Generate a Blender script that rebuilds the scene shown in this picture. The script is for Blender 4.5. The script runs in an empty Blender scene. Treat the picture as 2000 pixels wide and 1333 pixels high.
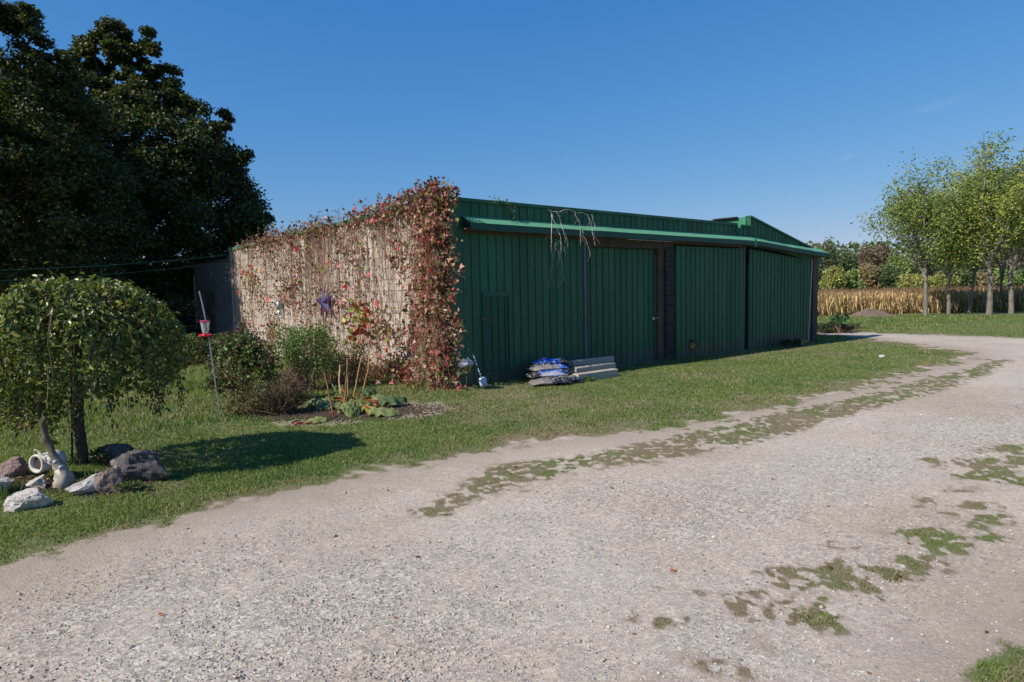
import bpy, math, random
import numpy as np
from mathutils import Vector, Matrix, noise as mnoise

# ------------------------------------------------------------------ camera, world, sun, exposure
S = bpy.context.scene
FP = 1250.0; CH = 1.7; HC = 573.0; TH = 0.021
_p = math.atan((666.5-HC)/FP)
CW = np.array([0, math.cos(_p), -math.sin(_p)]); _u0 = np.array([0, math.sin(_p), math.cos(_p)]); _r0 = np.array([1., 0, 0])
CR = _r0*math.cos(TH)-_u0*math.sin(TH); CU = _u0*math.cos(TH)+_r0*math.sin(TH)
cam = bpy.data.cameras.new('camera'); camo = bpy.data.objects.new('camera', cam); S.collection.objects.link(camo)
cam.sensor_width = 36; cam.lens = FP/2000*36; cam.clip_start = 0.05; cam.clip_end = 5000
camo.matrix_world = Matrix(((CR[0], CU[0], -CW[0], 0), (CR[1], CU[1], -CW[1], 0), (CR[2], CU[2], -CW[2], CH), (0, 0, 0, 1)))
S.camera = camo
SUN_AZ = math.radians(32); SUN_EL = math.radians(40)       # direction the light travels towards (from +X), height of sun
Ldir = Vector((math.cos(SUN_EL)*math.cos(SUN_AZ), math.cos(SUN_EL)*math.sin(SUN_AZ), -math.sin(SUN_EL)))
sl = bpy.data.lights.new('sun', 'SUN'); sl.energy = 4.9; sl.angle = math.radians(0.5); sl.color = (1.0, 0.93, 0.81)
so = bpy.data.objects.new('sun', sl); S.collection.objects.link(so); so.rotation_euler = Ldir.to_track_quat('-Z', 'Y').to_euler(); so.location = (-20, -12, 25)
W = bpy.data.worlds.new("World"); S.world = W; W.use_nodes = True
wn = W.node_tree; wn.nodes.clear()
sky = wn.nodes.new('ShaderNodeTexSky'); sky.sky_type = 'NISHITA'; sky.sun_disc = False
sky.sun_elevation = SUN_EL
ts = -Ldir; sky.sun_rotation = math.atan2(ts.x, ts.y)
sky.air_density = 1.15; sky.dust_density = 0.25; sky.ozone_density = 4.0; sky.altitude = 100
bg = wn.nodes.new('ShaderNodeBackground'); bg.inputs[1].default_value = 0.115
wo = wn.nodes.new('ShaderNodeOutputWorld')
_sp = wn.nodes.new('ShaderNodeSeparateColor'); _cb = wn.nodes.new('ShaderNodeCombineColor'); wn.links.new(sky.outputs[0], _sp.inputs[0])
for _i, (_k, _g) in enumerate(((.506, 1.255), (.512, .717), (.712, .39))):     # clearer, deeper blue autumn air than the stock atmosphere
    _a = wn.nodes.new('ShaderNodeMath'); _a.operation = 'MULTIPLY'; _a.inputs[1].default_value = .1416; wn.links.new(_sp.outputs[_i], _a.inputs[0])
    _b = wn.nodes.new('ShaderNodeMath'); _b.operation = 'POWER'; _b.inputs[1].default_value = _g; wn.links.new(_a.outputs[0], _b.inputs[0])
    _c = wn.nodes.new('ShaderNodeMath'); _c.operation = 'MULTIPLY'; _c.inputs[1].default_value = _k/.1416; wn.links.new(_b.outputs[0], _c.inputs[0]); wn.links.new(_c.outputs[0], _cb.inputs[_i])
_tc = wn.nodes.new('ShaderNodeTexCoord'); _last = _cb.outputs[0]
def _wisp(px0, py0, px1, py1, wid, amt):
    global _last
    def rd(x, y):
        d = CR*(x-1000)/FP+CU*(666.5-y)/FP+CW; return d/np.linalg.norm(d)
    a = rd(px0, py0); b = rd(px1, py1); c = (a+b)/2; L = np.linalg.norm(b-a)/2; t = (b-a)/(2*L); n = np.cross(t, c); n /= np.linalg.norm(n)
    def dot(v, off, k):
        q = wn.nodes.new('ShaderNodeVectorMath'); q.operation = 'DOT_PRODUCT'; wn.links.new(_tc.outputs['Generated'], q.inputs[0]); q.inputs[1].default_value = tuple(v)
        m = wn.nodes.new('ShaderNodeMath'); m.operation = 'MULTIPLY_ADD'; wn.links.new(q.outputs['Value'], m.inputs[0]); m.inputs[1].default_value = k; m.inputs[2].default_value = -off*k
        p = wn.nodes.new('ShaderNodeMath'); p.operation = 'MULTIPLY'; wn.links.new(m.outputs[0], p.inputs[0]); wn.links.new(m.outputs[0], p.inputs[1]); return p.outputs[0]
    s_ = wn.nodes.new('ShaderNodeMath'); s_.operation = 'ADD'; wn.links.new(dot(t, float(t @ c), 1/L), s_.inputs[0]); wn.links.new(dot(n, float(n @ c), 1/wid), s_.inputs[1])
    e = wn.nodes.new('ShaderNodeMath'); e.operation = 'POWER'; e.inputs[0].default_value = .37; wn.links.new(s_.outputs[0], e.inputs[1])
    f = wn.nodes.new('ShaderNodeVectorMath'); f.operation = 'DOT_PRODUCT'; wn.links.new(_tc.outputs['Generated'], f.inputs[0]); f.inputs[1].default_value = tuple(c)
    g = wn.nodes.new('ShaderNodeMath'); g.operation = 'GREATER_THAN'; wn.links.new(f.outputs['Value'], g.inputs[0]); g.inputs[1].default_value = 0
    nz = wn.nodes.new('ShaderNodeTexNoise'); nz.inputs['Scale'].default_value = 60; nz.inputs['Detail'].default_value = 5; wn.links.new(_tc.outputs['Generated'], nz.inputs['Vector'])
    h = wn.nodes.new('ShaderNodeMath'); h.operation = 'MULTIPLY'; wn.links.new(e.outputs[0], h.inputs[0]); wn.links.new(nz.outputs['Fac'], h.inputs[1])
    h2 = wn.nodes.new('ShaderNodeMath'); h2.operation = 'MULTIPLY'; wn.links.new(h.outputs[0], h2.inputs[0]); wn.links.new(g.outputs[0], h2.inputs[1])
    h3 = wn.nodes.new('ShaderNodeMath'); h3.operation = 'MULTIPLY'; wn.links.new(h2.outputs[0], h3.inputs[0]); h3.inputs[1].default_value = amt
    mx = wn.nodes.new('ShaderNodeMix'); mx.data_type = 'RGBA'; wn.links.new(h3.outputs[0], mx.inputs[0]); wn.links.new(_last, mx.inputs[6]); mx.inputs[7].default_value = (5, 5.3, 5.6, 1); _last = mx.outputs[2]
_wisp(1785, 222, 1880, 190, .004, .12); _wisp(1640, 312, 1672, 302, .003, .12)
wn.links.new(_last, bg.inputs[0]); wn.links.new(bg.outputs[0], wo.inputs[0])
S.view_settings.view_transform = 'Standard'; S.view_settings.look = 'None'; S.view_settings.exposure = 0.3; S.view_settings.gamma = 1.0
S.view_settings.use_curve_mapping = False
S.render.engine = 'CYCLES'; S.cycles.max_bounces = 6; S.cycles.transparent_max_bounces = 6
S.render.resolution_x = 1024; S.render.resolution_y = 682

rng = np.random.default_rng(7); random.seed(7)

# ------------------------------------------------------------------ terrain height and picture-to-ground measuring
def gz(x, y):
    x = np.asarray(x, float); y = np.asarray(y, float)
    z = -0.13*np.exp(-((x+2.6)**2/7+(y-7.6)**2/3.5))
    z = z+0.10*np.exp(-((x+5.0)**2/1.2+(y-6.3)**2/0.7))
    z = z+0.012*np.sin(x*1.3+0.5*y)*np.sin(y*0.9-0.4*x)
    return z
def ray(px, py): return CR*(px-1000)/FP+CU*(666.5-py)/FP+CW
def gnd(px, py):
    d = ray(px, py); z = 0.0
    for _ in range(5):
        t = (z-CH)/d[2]; P = np.array([0, 0, CH])+d*t; z = float(gz(P[0], P[1]))
    P[2] = z; return P
def atY(px, py, Y):
    d = ray(px, py); return np.array([0, 0, CH])+d*(Y/d[1])
def onpl(px, py, P, n):
    d = ray(px, py); o = np.array([0, 0, CH]); return o+d*(np.dot(P-o, n)/np.dot(d, n))

# ------------------------------------------------------------------ numpy noise
def _h(ix, iy, s):
    v = np.sin(ix*127.1+iy*311.7+s*74.7)*43758.5453
    return v-np.floor(v)
def vn(x, y, s=0):
    ix = np.floor(x); iy = np.floor(y); fx = x-ix; fy = y-iy
    fx = fx*fx*(3-2*fx); fy = fy*fy*(3-2*fy)
    return (_h(ix, iy, s)*(1-fx)+_h(ix+1, iy, s)*fx)*(1-fy)+(_h(ix, iy+1, s)*(1-fx)+_h(ix+1, iy+1, s)*fx)*fy
def fbm(x, y, s=0, o=4):
    a = 0.5; r = 0; t = 0
    for k in range(o):
        r = r+a*vn(x*2**k+k*17.3, y*2**k-k*9.1, s+k); t += a; a *= 0.55
    return r/t

# ------------------------------------------------------------------ object helpers
OFF = {}
def link(o): S.collection.objects.link(o)
def thing(name, label, cat, loc, group=None):
    o = bpy.data.objects.new(name, None); link(o); o.empty_display_size = 0.2
    o.location = [float(v) for v in loc]; OFF[o] = np.array(loc, float); o['label'] = label; o['category'] = cat
    if group: o['group'] = group
    return o
def mesh_np(name, V, F, mat, cols=None, smooth=False):
    """F: array (n,k) or list of arrays"""
    V = np.asarray(V, np.float32); me = bpy.data.meshes.new(name)
    if isinstance(F, np.ndarray): Fs = [F]
    else: Fs = F
    me.vertices.add(len(V)); me.vertices.foreach_set('co', V.ravel())
    nl = sum(f.size for f in Fs); npol = sum(len(f) for f in Fs)
    me.loops.add(nl); me.loops.foreach_set('vertex_index', np.concatenate([f.ravel() for f in Fs]).astype(np.int32))
    me.polygons.add(npol)
    sizes = np.concatenate([np.full(len(f), f.shape[1]) for f in Fs]).astype(np.int32)
    st = np.concatenate([[0], np.cumsum(sizes)[:-1]]).astype(np.int32)
    me.polygons.foreach_set('loop_start', st)
    me.polygons.foreach_set('use_smooth', np.full(npol, bool(smooth)))
    me.update(calc_edges=True)
    if cols is not None:
        c = np.ones((len(V), 4), np.float32); c[:, :3] = cols
        a = me.color_attributes.new('Col', 'FLOAT_COLOR', 'POINT'); a.data.foreach_set('color', c.ravel())
    if mat: me.materials.append(mat)
    me.validate() if False else None
    return me
class MB:
    def __init__(s): s.v = []; s.f = {}; s.c = []; s.n = 0
    def add(s, v, f, col=None):
        v = np.asarray(v, float)
        for a in (f if isinstance(f, list) else [f]):
            a = np.asarray(a); s.f.setdefault(a.shape[1], []).append(a+s.n)
        s.v.append(v); s.n += len(v)
        s.c.append(np.tile(np.array(col if col is not None else (1, 1, 1), float), (len(v), 1)) if (col is None or np.ndim(col) == 1) else col)
    def box(s, o, ax, ay, az, col=None):
        """o corner, ax ay az edge vectors"""
        o = np.array(o, float); ax = np.array(ax, float); ay = np.array(ay, float); az = np.array(az, float)
        v = [o, o+ax, o+ax+ay, o+ay, o+az, o+ax+az, o+ax+ay+az, o+ay+az]
        f = np.array([[0, 3, 2, 1], [4, 5, 6, 7], [0, 1, 5, 4], [1, 2, 6, 5], [2, 3, 7, 6], [3, 0, 4, 7]])
        if np.dot(np.cross(ax, ay), az) < 0: f = f[:, ::-1]
        s.add(v, f, col)
    def tube(s, P, R, k=6, col=None, caps=True):
        P = np.asarray(P, float); n = len(P); R = np.broadcast_to(np.asarray(R, float), (n,))
        T = np.gradient(P, axis=0); T /= np.linalg.norm(T, axis=1)[:, None]+1e-9
        ref = np.array([0.31, 0.17, 0.93]) if abs(T[0] @ np.array([0.31, 0.17, 0.93])) < .9 else np.array([1., 0, 0])
        A = np.cross(T, ref); A /= np.linalg.norm(A, axis=1)[:, None]+1e-9; B = np.cross(T, A)
        th = np.arange(k)*2*math.pi/k
        v = (P[:, None]+R[:, None, None]*(A[:, None]*np.cos(th)[None, :, None]+B[:, None]*np.sin(th)[None, :, None])).reshape(-1, 3)
        i = np.arange(n-1)[:, None]*k; j = np.arange(k)[None]; j2 = (j+1) % k
        f = np.stack([i+j, i+j2, i+k+j2, i+k+j], -1).reshape(-1, 4)
        fs = [f]
        if caps:
            fs.append(np.arange(k)[None, :][:, ::-1]); fs.append((np.arange(k)+(n-1)*k)[None, :])
        s.add(v, fs, col)
    def lathe(s, c, prof, k=16, col=None, axis=None):
        """prof list of (r,h) about axis at c"""
        z = np.array(axis if axis is not None else (0, 0, 1.)); z = z/np.linalg.norm(z)
        a = np.cross(z, [0.2, 1, 0.1]); a /= np.linalg.norm(a); b = np.cross(z, a)
        th = np.arange(k)*2*math.pi/k; pr = np.array(prof)
        ring = a[None]*np.cos(th)[:, None]+b[None]*np.sin(th)[:, None]
        v = (np.array(c)[None, None]+pr[:, 0][:, None, None]*ring[None]+pr[:, 1][:, None, None]*z[None, None]).reshape(-1, 3)
        n = len(pr); i = np.arange(n-1)[:, None]*k; j = np.arange(k)[None]; j2 = (j+1) % k
        s.add(v, np.stack([i+j, i+j2, i+k+j2, i+k+j], -1).reshape(-1, 4), col)
    def build(s, name, mat, parent=None, smooth=False, kind=None, label=None):
        V = np.concatenate(s.v); F = [np.concatenate(a) for a in s.f.values()]
        return put(name, V, F, mat, parent, np.concatenate(s.c), smooth, kind, label)
def put(name, V, F, mat, parent=None, cols=None, smooth=False, kind=None, label=None):
    V = np.asarray(V, float)
    off = OFF[parent] if parent is not None else np.zeros(3)
    me = mesh_np(name, V-off, F, mat, cols, smooth)
    o = bpy.data.objects.new(name, me); link(o)
    if parent is not None: o.parent = parent
    OFF[o] = off
    if kind: o['kind'] = kind
    if label: o['label'] = label
    return o
def solo(name, mb, mat, label, cat, base, group=None, smooth=False, kind=None):
    """one-mesh top-level thing with origin at base"""
    V = np.concatenate(mb.v); F = [np.concatenate(a) for a in mb.f.values()]
    me = mesh_np(name, V-np.array(base), F, mat, np.concatenate(mb.c), smooth)
    o = bpy.data.objects.new(name, me); link(o); o.location = [float(v) for v in base]; OFF[o] = np.array(base, float)
    o['label'] = label; o['category'] = cat
    if group: o['group'] = group
    if kind: o['kind'] = kind
    return o

# ------------------------------------------------------------------ materials
def mk(name):
    m = bpy.data.materials.new(name); m.use_nodes = True; nt = m.node_tree; nt.nodes.clear()
    out = nt.nodes.new('ShaderNodeOutputMaterial'); return m, nt, out
def N(nt, t, **k):
    n = nt.nodes.new(t)
    for a, b in k.items():
        if a.startswith('i_'): n.inputs[a[2:].replace('_', ' ')].default_value = b
        else: setattr(n, a, b)
    return n
def ramp(nt, fac, pts):
    r = nt.nodes.new('ShaderNodeValToRGB'); e = r.color_ramp.elements
    while len(e) < len(pts): e.new(0.5)
    for q, (p, c) in zip(e, pts): q.position = p; q.color = (*c, 1) if len(c) == 3 else c
    nt.links.new(fac, r.inputs[0]); return r.outputs[0]
def mixc(nt, fac, a, b, bt='MIX'):
    m = nt.nodes.new('ShaderNodeMix'); m.data_type = 'RGBA'; m.blend_type = bt
    for sock, v in ((m.inputs[0], fac), (m.inputs[6], a), (m.inputs[7], b)):
        if isinstance(v, (int, float)): sock.default_value = v
        elif isinstance(v, tuple): sock.default_value = (*v, 1)
        else: nt.links.new(v, sock)
    return m.outputs[2]
def noise(nt, vec, scale, detail=4, rough=0.55, w=None):
    n = nt.nodes.new('ShaderNodeTexNoise'); n.inputs['Scale'].default_value = scale; n.inputs['Detail'].default_value = detail; n.inputs['Roughness'].default_value = rough
    if vec: nt.links.new(vec, n.inputs['Vector'])
    return n.outputs['Fac']
def simple(name, colA, colB, scale=8, rough=0.7, bump=0.3, bscale=40, metal=0, objrand=0.0, stretch=None, spec=0.4, useCol=False, dist=0.01):
    m, nt, out = mk(name); b = N(nt, 'ShaderNodeBsdfPrincipled'); nt.links.new(b.outputs[0], out.inputs[0])
    b.inputs['Roughness'].default_value = rough; b.inputs['Metallic'].default_value = metal; b.inputs['Specular IOR Level'].default_value = spec
    g = N(nt, 'ShaderNodeNewGeometry'); vec = g.outputs['Position']
    if stretch:
        mp = N(nt, 'ShaderNodeMapping'); mp.inputs['Scale'].default_value = stretch; nt.links.new(vec, mp.inputs['Vector']); vec = mp.outputs[0]
    c = mixc(nt, ramp(nt, noise(nt, vec, scale, 6, .6), [(0.3, (0, 0, 0)), (0.7, (1, 1, 1))]), colA, colB)
    if objrand:
        oi = N(nt, 'ShaderNodeObjectInfo'); mr = N(nt, 'ShaderNodeMapRange'); nt.links.new(oi.outputs['Random'], mr.inputs[0])
        mr.inputs[3].default_value = 1-objrand; mr.inputs[4].default_value = 1+objrand
        vm = N(nt, 'ShaderNodeVectorMath', operation='SCALE'); nt.links.new(c, vm.inputs[0]); nt.links.new(mr.outputs[0], vm.inputs['Scale']); c = vm.outputs[0]
    if useCol:
        at = N(nt, 'ShaderNodeAttribute', attribute_name='Col'); c = mixc(nt, 1.0, c, at.outputs['Color'], 'MULTIPLY')
    nt.links.new(c, b.inputs['Base Color'])
    if bump:
        bp = N(nt, 'ShaderNodeBump'); bp.inputs['Strength'].default_value = bump; bp.inputs['Distance'].default_value = dist
        nt.links.new(noise(nt, vec, bscale, 5), bp.inputs['Height']); nt.links.new(bp.outputs[0], b.inputs['Normal'])
    return m
def leafmat(name, trans=0.25, rough=0.45, spec=0.35):
    m, nt, out = mk(name); b = N(nt, 'ShaderNodeBsdfPrincipled'); t = N(nt, 'ShaderNodeBsdfTranslucent'); mx = N(nt, 'ShaderNodeMixShader'); mx.inputs[0].default_value = trans
    at = N(nt, 'ShaderNodeAttribute', attribute_name='Col'); nt.links.new(at.outputs['Color'], b.inputs['Base Color'])
    tc = mixc(nt, 1.0, at.outputs['Color'], (1.5, 1.7, 0.7), 'MULTIPLY'); nt.links.new(tc, t.inputs['Color'])
    b.inputs['Roughness'].default_value = rough; b.inputs['Specular IOR Level'].default_value = spec
    nt.links.new(b.outputs[0], mx.inputs[1]); nt.links.new(t.outputs[0], mx.inputs[2]); nt.links.new(mx.outputs[0], out.inputs[0]); return m
M = {}
M['leaf'] = leafmat('leaf', .22, .5, .3); M['leafgloss'] = leafmat('leaf_waxy', .22, .38, .5); M['dry'] = leafmat('dry_leaf', .15, .8, .15)
M['grass'] = leafmat('grass', .3, .6, .25)
M['bark'] = simple('bark', (.10, .085, .07), (.045, .037, .03), 12, .9, .9, 30, stretch=(1, 1, .25), useCol=True)
M['greybark'] = simple('grey_bark', (.24, .21, .17), (.11, .095, .08), 9, .9, .8, 25, stretch=(1, 1, .3), useCol=True)
M['deadtwig'] = simple('dead_grey_stem', (.50, .46, .42), (.36, .32, .29), 20, .85, .3, 60)
M['twig'] = simple('twig', (.46, .35, .29), (.26, .17, .13), 20, .85, .3, 60, useCol=True)
M['block'] = simple('concrete_block', (.49, .43, .37), (.35, .31, .265), 3.5, .95, .6, 60, objrand=.13)
M['mortar'] = simple('mortar', (.50, .47, .43), (.34, .32, .29), 9, .95, .6, 60)
def greenmat():
    m, nt, out = mk('green_painted_steel'); b = N(nt, 'ShaderNodeBsdfPrincipled'); nt.links.new(b.outputs[0], out.inputs[0]); b.inputs['Specular IOR Level'].default_value = .45
    g = N(nt, 'ShaderNodeNewGeometry'); v = g.outputs['Position']; mp = N(nt, 'ShaderNodeMapping'); mp.inputs['Scale'].default_value = (1, 1, .22); nt.links.new(v, mp.inputs['Vector'])
    n1 = noise(nt, mp.outputs[0], 1.6, 6, .6); n2 = noise(nt, v, 7, 5, .7); n3 = noise(nt, mp.outputs[0], 14, 5, .7)
    c = ramp(nt, n1, [(.3, (.009, .072, .034)), (.55, (.014, .104, .048)), (.75, (.024, .125, .062))])
    c = mixc(nt, ramp(nt, n3, [(.58, (0, 0, 0)), (.8, (.45, .45, .45))]), c, (.05, .085, .06))
    c = mixc(nt, ramp(nt, n2, [(.62, (0, 0, 0)), (.78, (.5, .5, .5))]), c, (.010, .035, .024))
    sx = N(nt, 'ShaderNodeSeparateXYZ'); nt.links.new(v, sx.inputs[0]); ad = N(nt, 'ShaderNodeMath', operation='MULTIPLY_ADD'); nt.links.new(n2, ad.inputs[0]); ad.inputs[1].default_value = -.5; nt.links.new(sx.outputs[2], ad.inputs[2])
    c = mixc(nt, ramp(nt, ad.outputs[0], [(0, (.75, .75, .75)), (.12, (0, 0, 0))]), c, (.085, .085, .06))     # mud splash along the foot
    oi = N(nt, 'ShaderNodeObjectInfo'); mr = N(nt, 'ShaderNodeMapRange'); nt.links.new(oi.outputs['Random'], mr.inputs[0]); mr.inputs[3].default_value = .88; mr.inputs[4].default_value = 1.14
    vm = N(nt, 'ShaderNodeVectorMath', operation='SCALE'); nt.links.new(c, vm.inputs[0]); nt.links.new(mr.outputs[0], vm.inputs['Scale']); nt.links.new(vm.outputs[0], b.inputs['Base Color'])
    nt.links.new(ramp(nt, n2, [(.3, (.38, .38, .38)), (.7, (.6, .6, .6))]), b.inputs['Roughness'])
    bp = N(nt, 'ShaderNodeBump'); bp.inputs['Strength'].default_value = .35; bp.inputs['Distance'].default_value = .03; nt.links.new(noise(nt, v, 2.6, 3, .5), bp.inputs['Height']); nt.links.new(bp.outputs[0], b.inputs['Normal'])
    return m
M['green'] = greenmat()
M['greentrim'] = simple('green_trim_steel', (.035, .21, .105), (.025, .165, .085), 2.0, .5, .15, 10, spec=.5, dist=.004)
M['canopytop'] = simple('sunlit_green_steel', (.125, .34, .19), (.10, .29, .16), 2.5, .6, .15, 10, spec=.4, dist=.004)  # chalky green, lightened to carry sunlight on the canopy top
M['fascia'] = simple('shaded_fascia_steel', (.010, .072, .042), (.008, .055, .034), 2.5, .5, .15, 10, spec=.4, dist=.004)  # same green, darkened to carry the shade on the canopy front
M['darksteel'] = simple('dark_corrugated_steel', (.02, .03, .03), (.01, .015, .015), 5, .6, .2, 20)
M['galv'] = simple('galvanised_steel', (.42, .45, .48), (.28, .3, .33), 15, .4, .2, 40, metal=.7)
M['soffit'] = simple('brown_plywood', (.12, .085, .055), (.06, .042, .03), 5, .85, .4, 30, stretch=(1, 1, 1))
M['beam'] = simple('weathered_board', (.10, .088, .075), (.045, .038, .032), 6, .9, .8, 25, stretch=(1, 1, .3))
M['darkblock'] = simple('dark_pier_block', (.06, .058, .052), (.022, .022, .02), 5, .95, .7, 40)  # much darker than the other block walls
M['hatch'] = simple('hatch_frame_green', (.022, .095, .065), (.016, .075, .05), 4, .5, .1, 20)
M['hatch2'] = simple('hatch_door_green', (.010, .074, .042), (.008, .056, .034), 4, .5, .1, 20)
M['shadedblock'] = simple('shaded_wing_block', (.17, .165, .16), (.10, .10, .10), 2.5, .95, .6, 40)  # wing block colour darkened to hold the shade under the trees
M['dulltrim'] = simple('dull_edge_steel', (.16, .18, .20), (.08, .095, .11), 6, .6, .2, 40)
M['roof'] = simple('grey_roofing', (.12, .12, .12), (.08, .08, .08), 4, .8, .3, 30)
M['timber'] = simple('grey_timber', (.46, .40, .33), (.31, .27, .22), 7, .9, .6, 30, stretch=(.4, .4, 3))
M['timberend'] = simple('sawn_timber_end', (.45, .32, .19), (.33, .22, .13), 10, .9, .4, 40)
M['white'] = simple('weathered_white', (.62, .60, .56), (.42, .39, .35), 14, .6, .5, 35, useCol=True)
M['soil'] = simple('potting_soil', (.05, .033, .022), (.09, .055, .035), 30, 1, 1, 50)
M['mulch'] = simple('mulch', (.06, .038, .03), (.13, .085, .065), 25, 1, 1, 60, dist=.03)
M['black'] = simple('black_plastic', (.02, .02, .02), (.03, .03, .03), 10, .4, .1, 30)
M['blackm'] = simple('black_iron', (.03, .028, .025), (.05, .04, .03), 10, .6, .2, 30)
M['amber'] = simple('amber_glass', (.30, .22, .09), (.22, .16, .06), 10, .2, .1, 30, spec=.6)
M['red'] = simple('red_plastic', (.50, .02, .03), (.42, .02, .03), 10, .3, .05, 30)
M['pink'] = simple('pink_plastic', (.50, .05, .14), (.42, .04, .12), 10, .3, .05, 30)
M['star'] = simple('purple_painted_tin', (.045, .04, .155), (.09, .06, .12), 9, .35, .3, 20, metal=.35)
M['rust'] = simple('rusty_tin', (.19, .09, .06), (.11, .06, .07), 9, .6, .3, 20)
M['scoop'] = simple('pale_blue_plastic', (.42, .55, .72), (.55, .63, .75), 10, .35, .05, 30)
M['foil'] = simple('crumpled_foil', (.32, .35, .40), (.2, .23, .28), 15, .35, .9, 35, metal=.8)
M['wire'] = simple('green_clothesline', (.05, .16, .14), (.06, .14, .12), 10, .4, 0, 10)
M['yellow'] = simple('yellow_plastic', (.8, .5, .02), (.7, .42, .02), 10, .5, 0, 30)
M['moundsoil'] = simple('dirt_mound_soil', (.20, .145, .115), (.13, .095, .075), 3, 1, 1, 12, dist=.05)
M['stick'] = simple('wooden_stick', (.40, .22, .11), (.26, .14, .075), 14, .8, .5, 40, stretch=(1, 1, .2), useCol=True)
def glass():
    m, nt, out = mk('clear_plastic'); b = N(nt, 'ShaderNodeBsdfPrincipled'); nt.links.new(b.outputs[0], out.inputs[0])
    b.inputs['Base Color'].default_value = (.9, .92, .95, 1); b.inputs['Roughness'].default_value = .15; b.inputs['Transmission Weight'].default_value = .75; b.inputs['IOR'].default_value = 1.2
    return m
M['glass'] = glass()
def rockmat(name, a, b_, c, sc=5):
    m, nt, out = mk(name); b = N(nt, 'ShaderNodeBsdfPrincipled'); nt.links.new(b.outputs[0], out.inputs[0]); b.inputs['Roughness'].default_value = .85
    g = N(nt, 'ShaderNodeNewGeometry'); v = g.outputs['Position']
    c1 = ramp(nt, noise(nt, v, sc, 8, .65), [(.3, a), (.52, b_), (.72, c)])
    c2 = mixc(nt, ramp(nt, noise(nt, v, sc*9, 4, .7), [(.45, (0, 0, 0)), (.75, (1, 1, 1))]), c1, tuple(.55*x for x in b_))
    nt.links.new(c2, b.inputs['Base Color'])
    bp = N(nt, 'ShaderNodeBump'); bp.inputs['Strength'].default_value = .9; bp.inputs['Distance'].default_value = .02
    nt.links.new(noise(nt, v, sc*5, 8, .7), bp.inputs['Height']); nt.links.new(bp.outputs[0], b.inputs['Normal']); return m
M['rockwhite'] = rockmat('pale_limestone', (.62, .57, .52), (.45, .40, .37), (.72, .69, .66), 6)
M['rockpink'] = rockmat('pink_granite', (.32, .21, .18), (.22, .15, .13), (.42, .33, .29), 7)
M['rockgrey'] = rockmat('grey_gneiss', (.14, .12, .12), (.09, .08, .085), (.26, .22, .21), 5)
def bagmat():
    m, nt, out = mk('printed_plastic_bag'); b = N(nt, 'ShaderNodeBsdfPrincipled'); nt.links.new(b.outputs[0], out.inputs[0]); b.inputs['Roughness'].default_value = .25; b.inputs['Specular IOR Level'].default_value = .6
    tc = N(nt, 'ShaderNodeTexCoord'); oi = N(nt, 'ShaderNodeObjectInfo')
    ad = N(nt, 'ShaderNodeVectorMath', operation='ADD'); nt.links.new(tc.outputs['Object'], ad.inputs[0]); nt.links.new(oi.outputs['Random'], ad.inputs[1])
    at = N(nt, 'ShaderNodeAttribute', attribute_name='Col')
    n1 = noise(nt, ad.outputs[0], 22, 3, .6)
    col = mixc(nt, ramp(nt, n1, [(.56, (0, 0, 0)), (.60, (1, 1, 1))]), at.outputs['Color'], (.30, .30, .31))
    nt.links.new(col, b.inputs['Base Color'])
    bp = N(nt, 'ShaderNodeBump'); bp.inputs['Strength'].default_value = .7; bp.inputs['Distance'].default_value = .02
    nt.links.new(noise(nt, ad.outputs[0], 14, 5, .6), bp.inputs['Height']); nt.links.new(bp.outputs[0], b.inputs['Normal']); return m
M['bag'] = bagmat()
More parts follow.
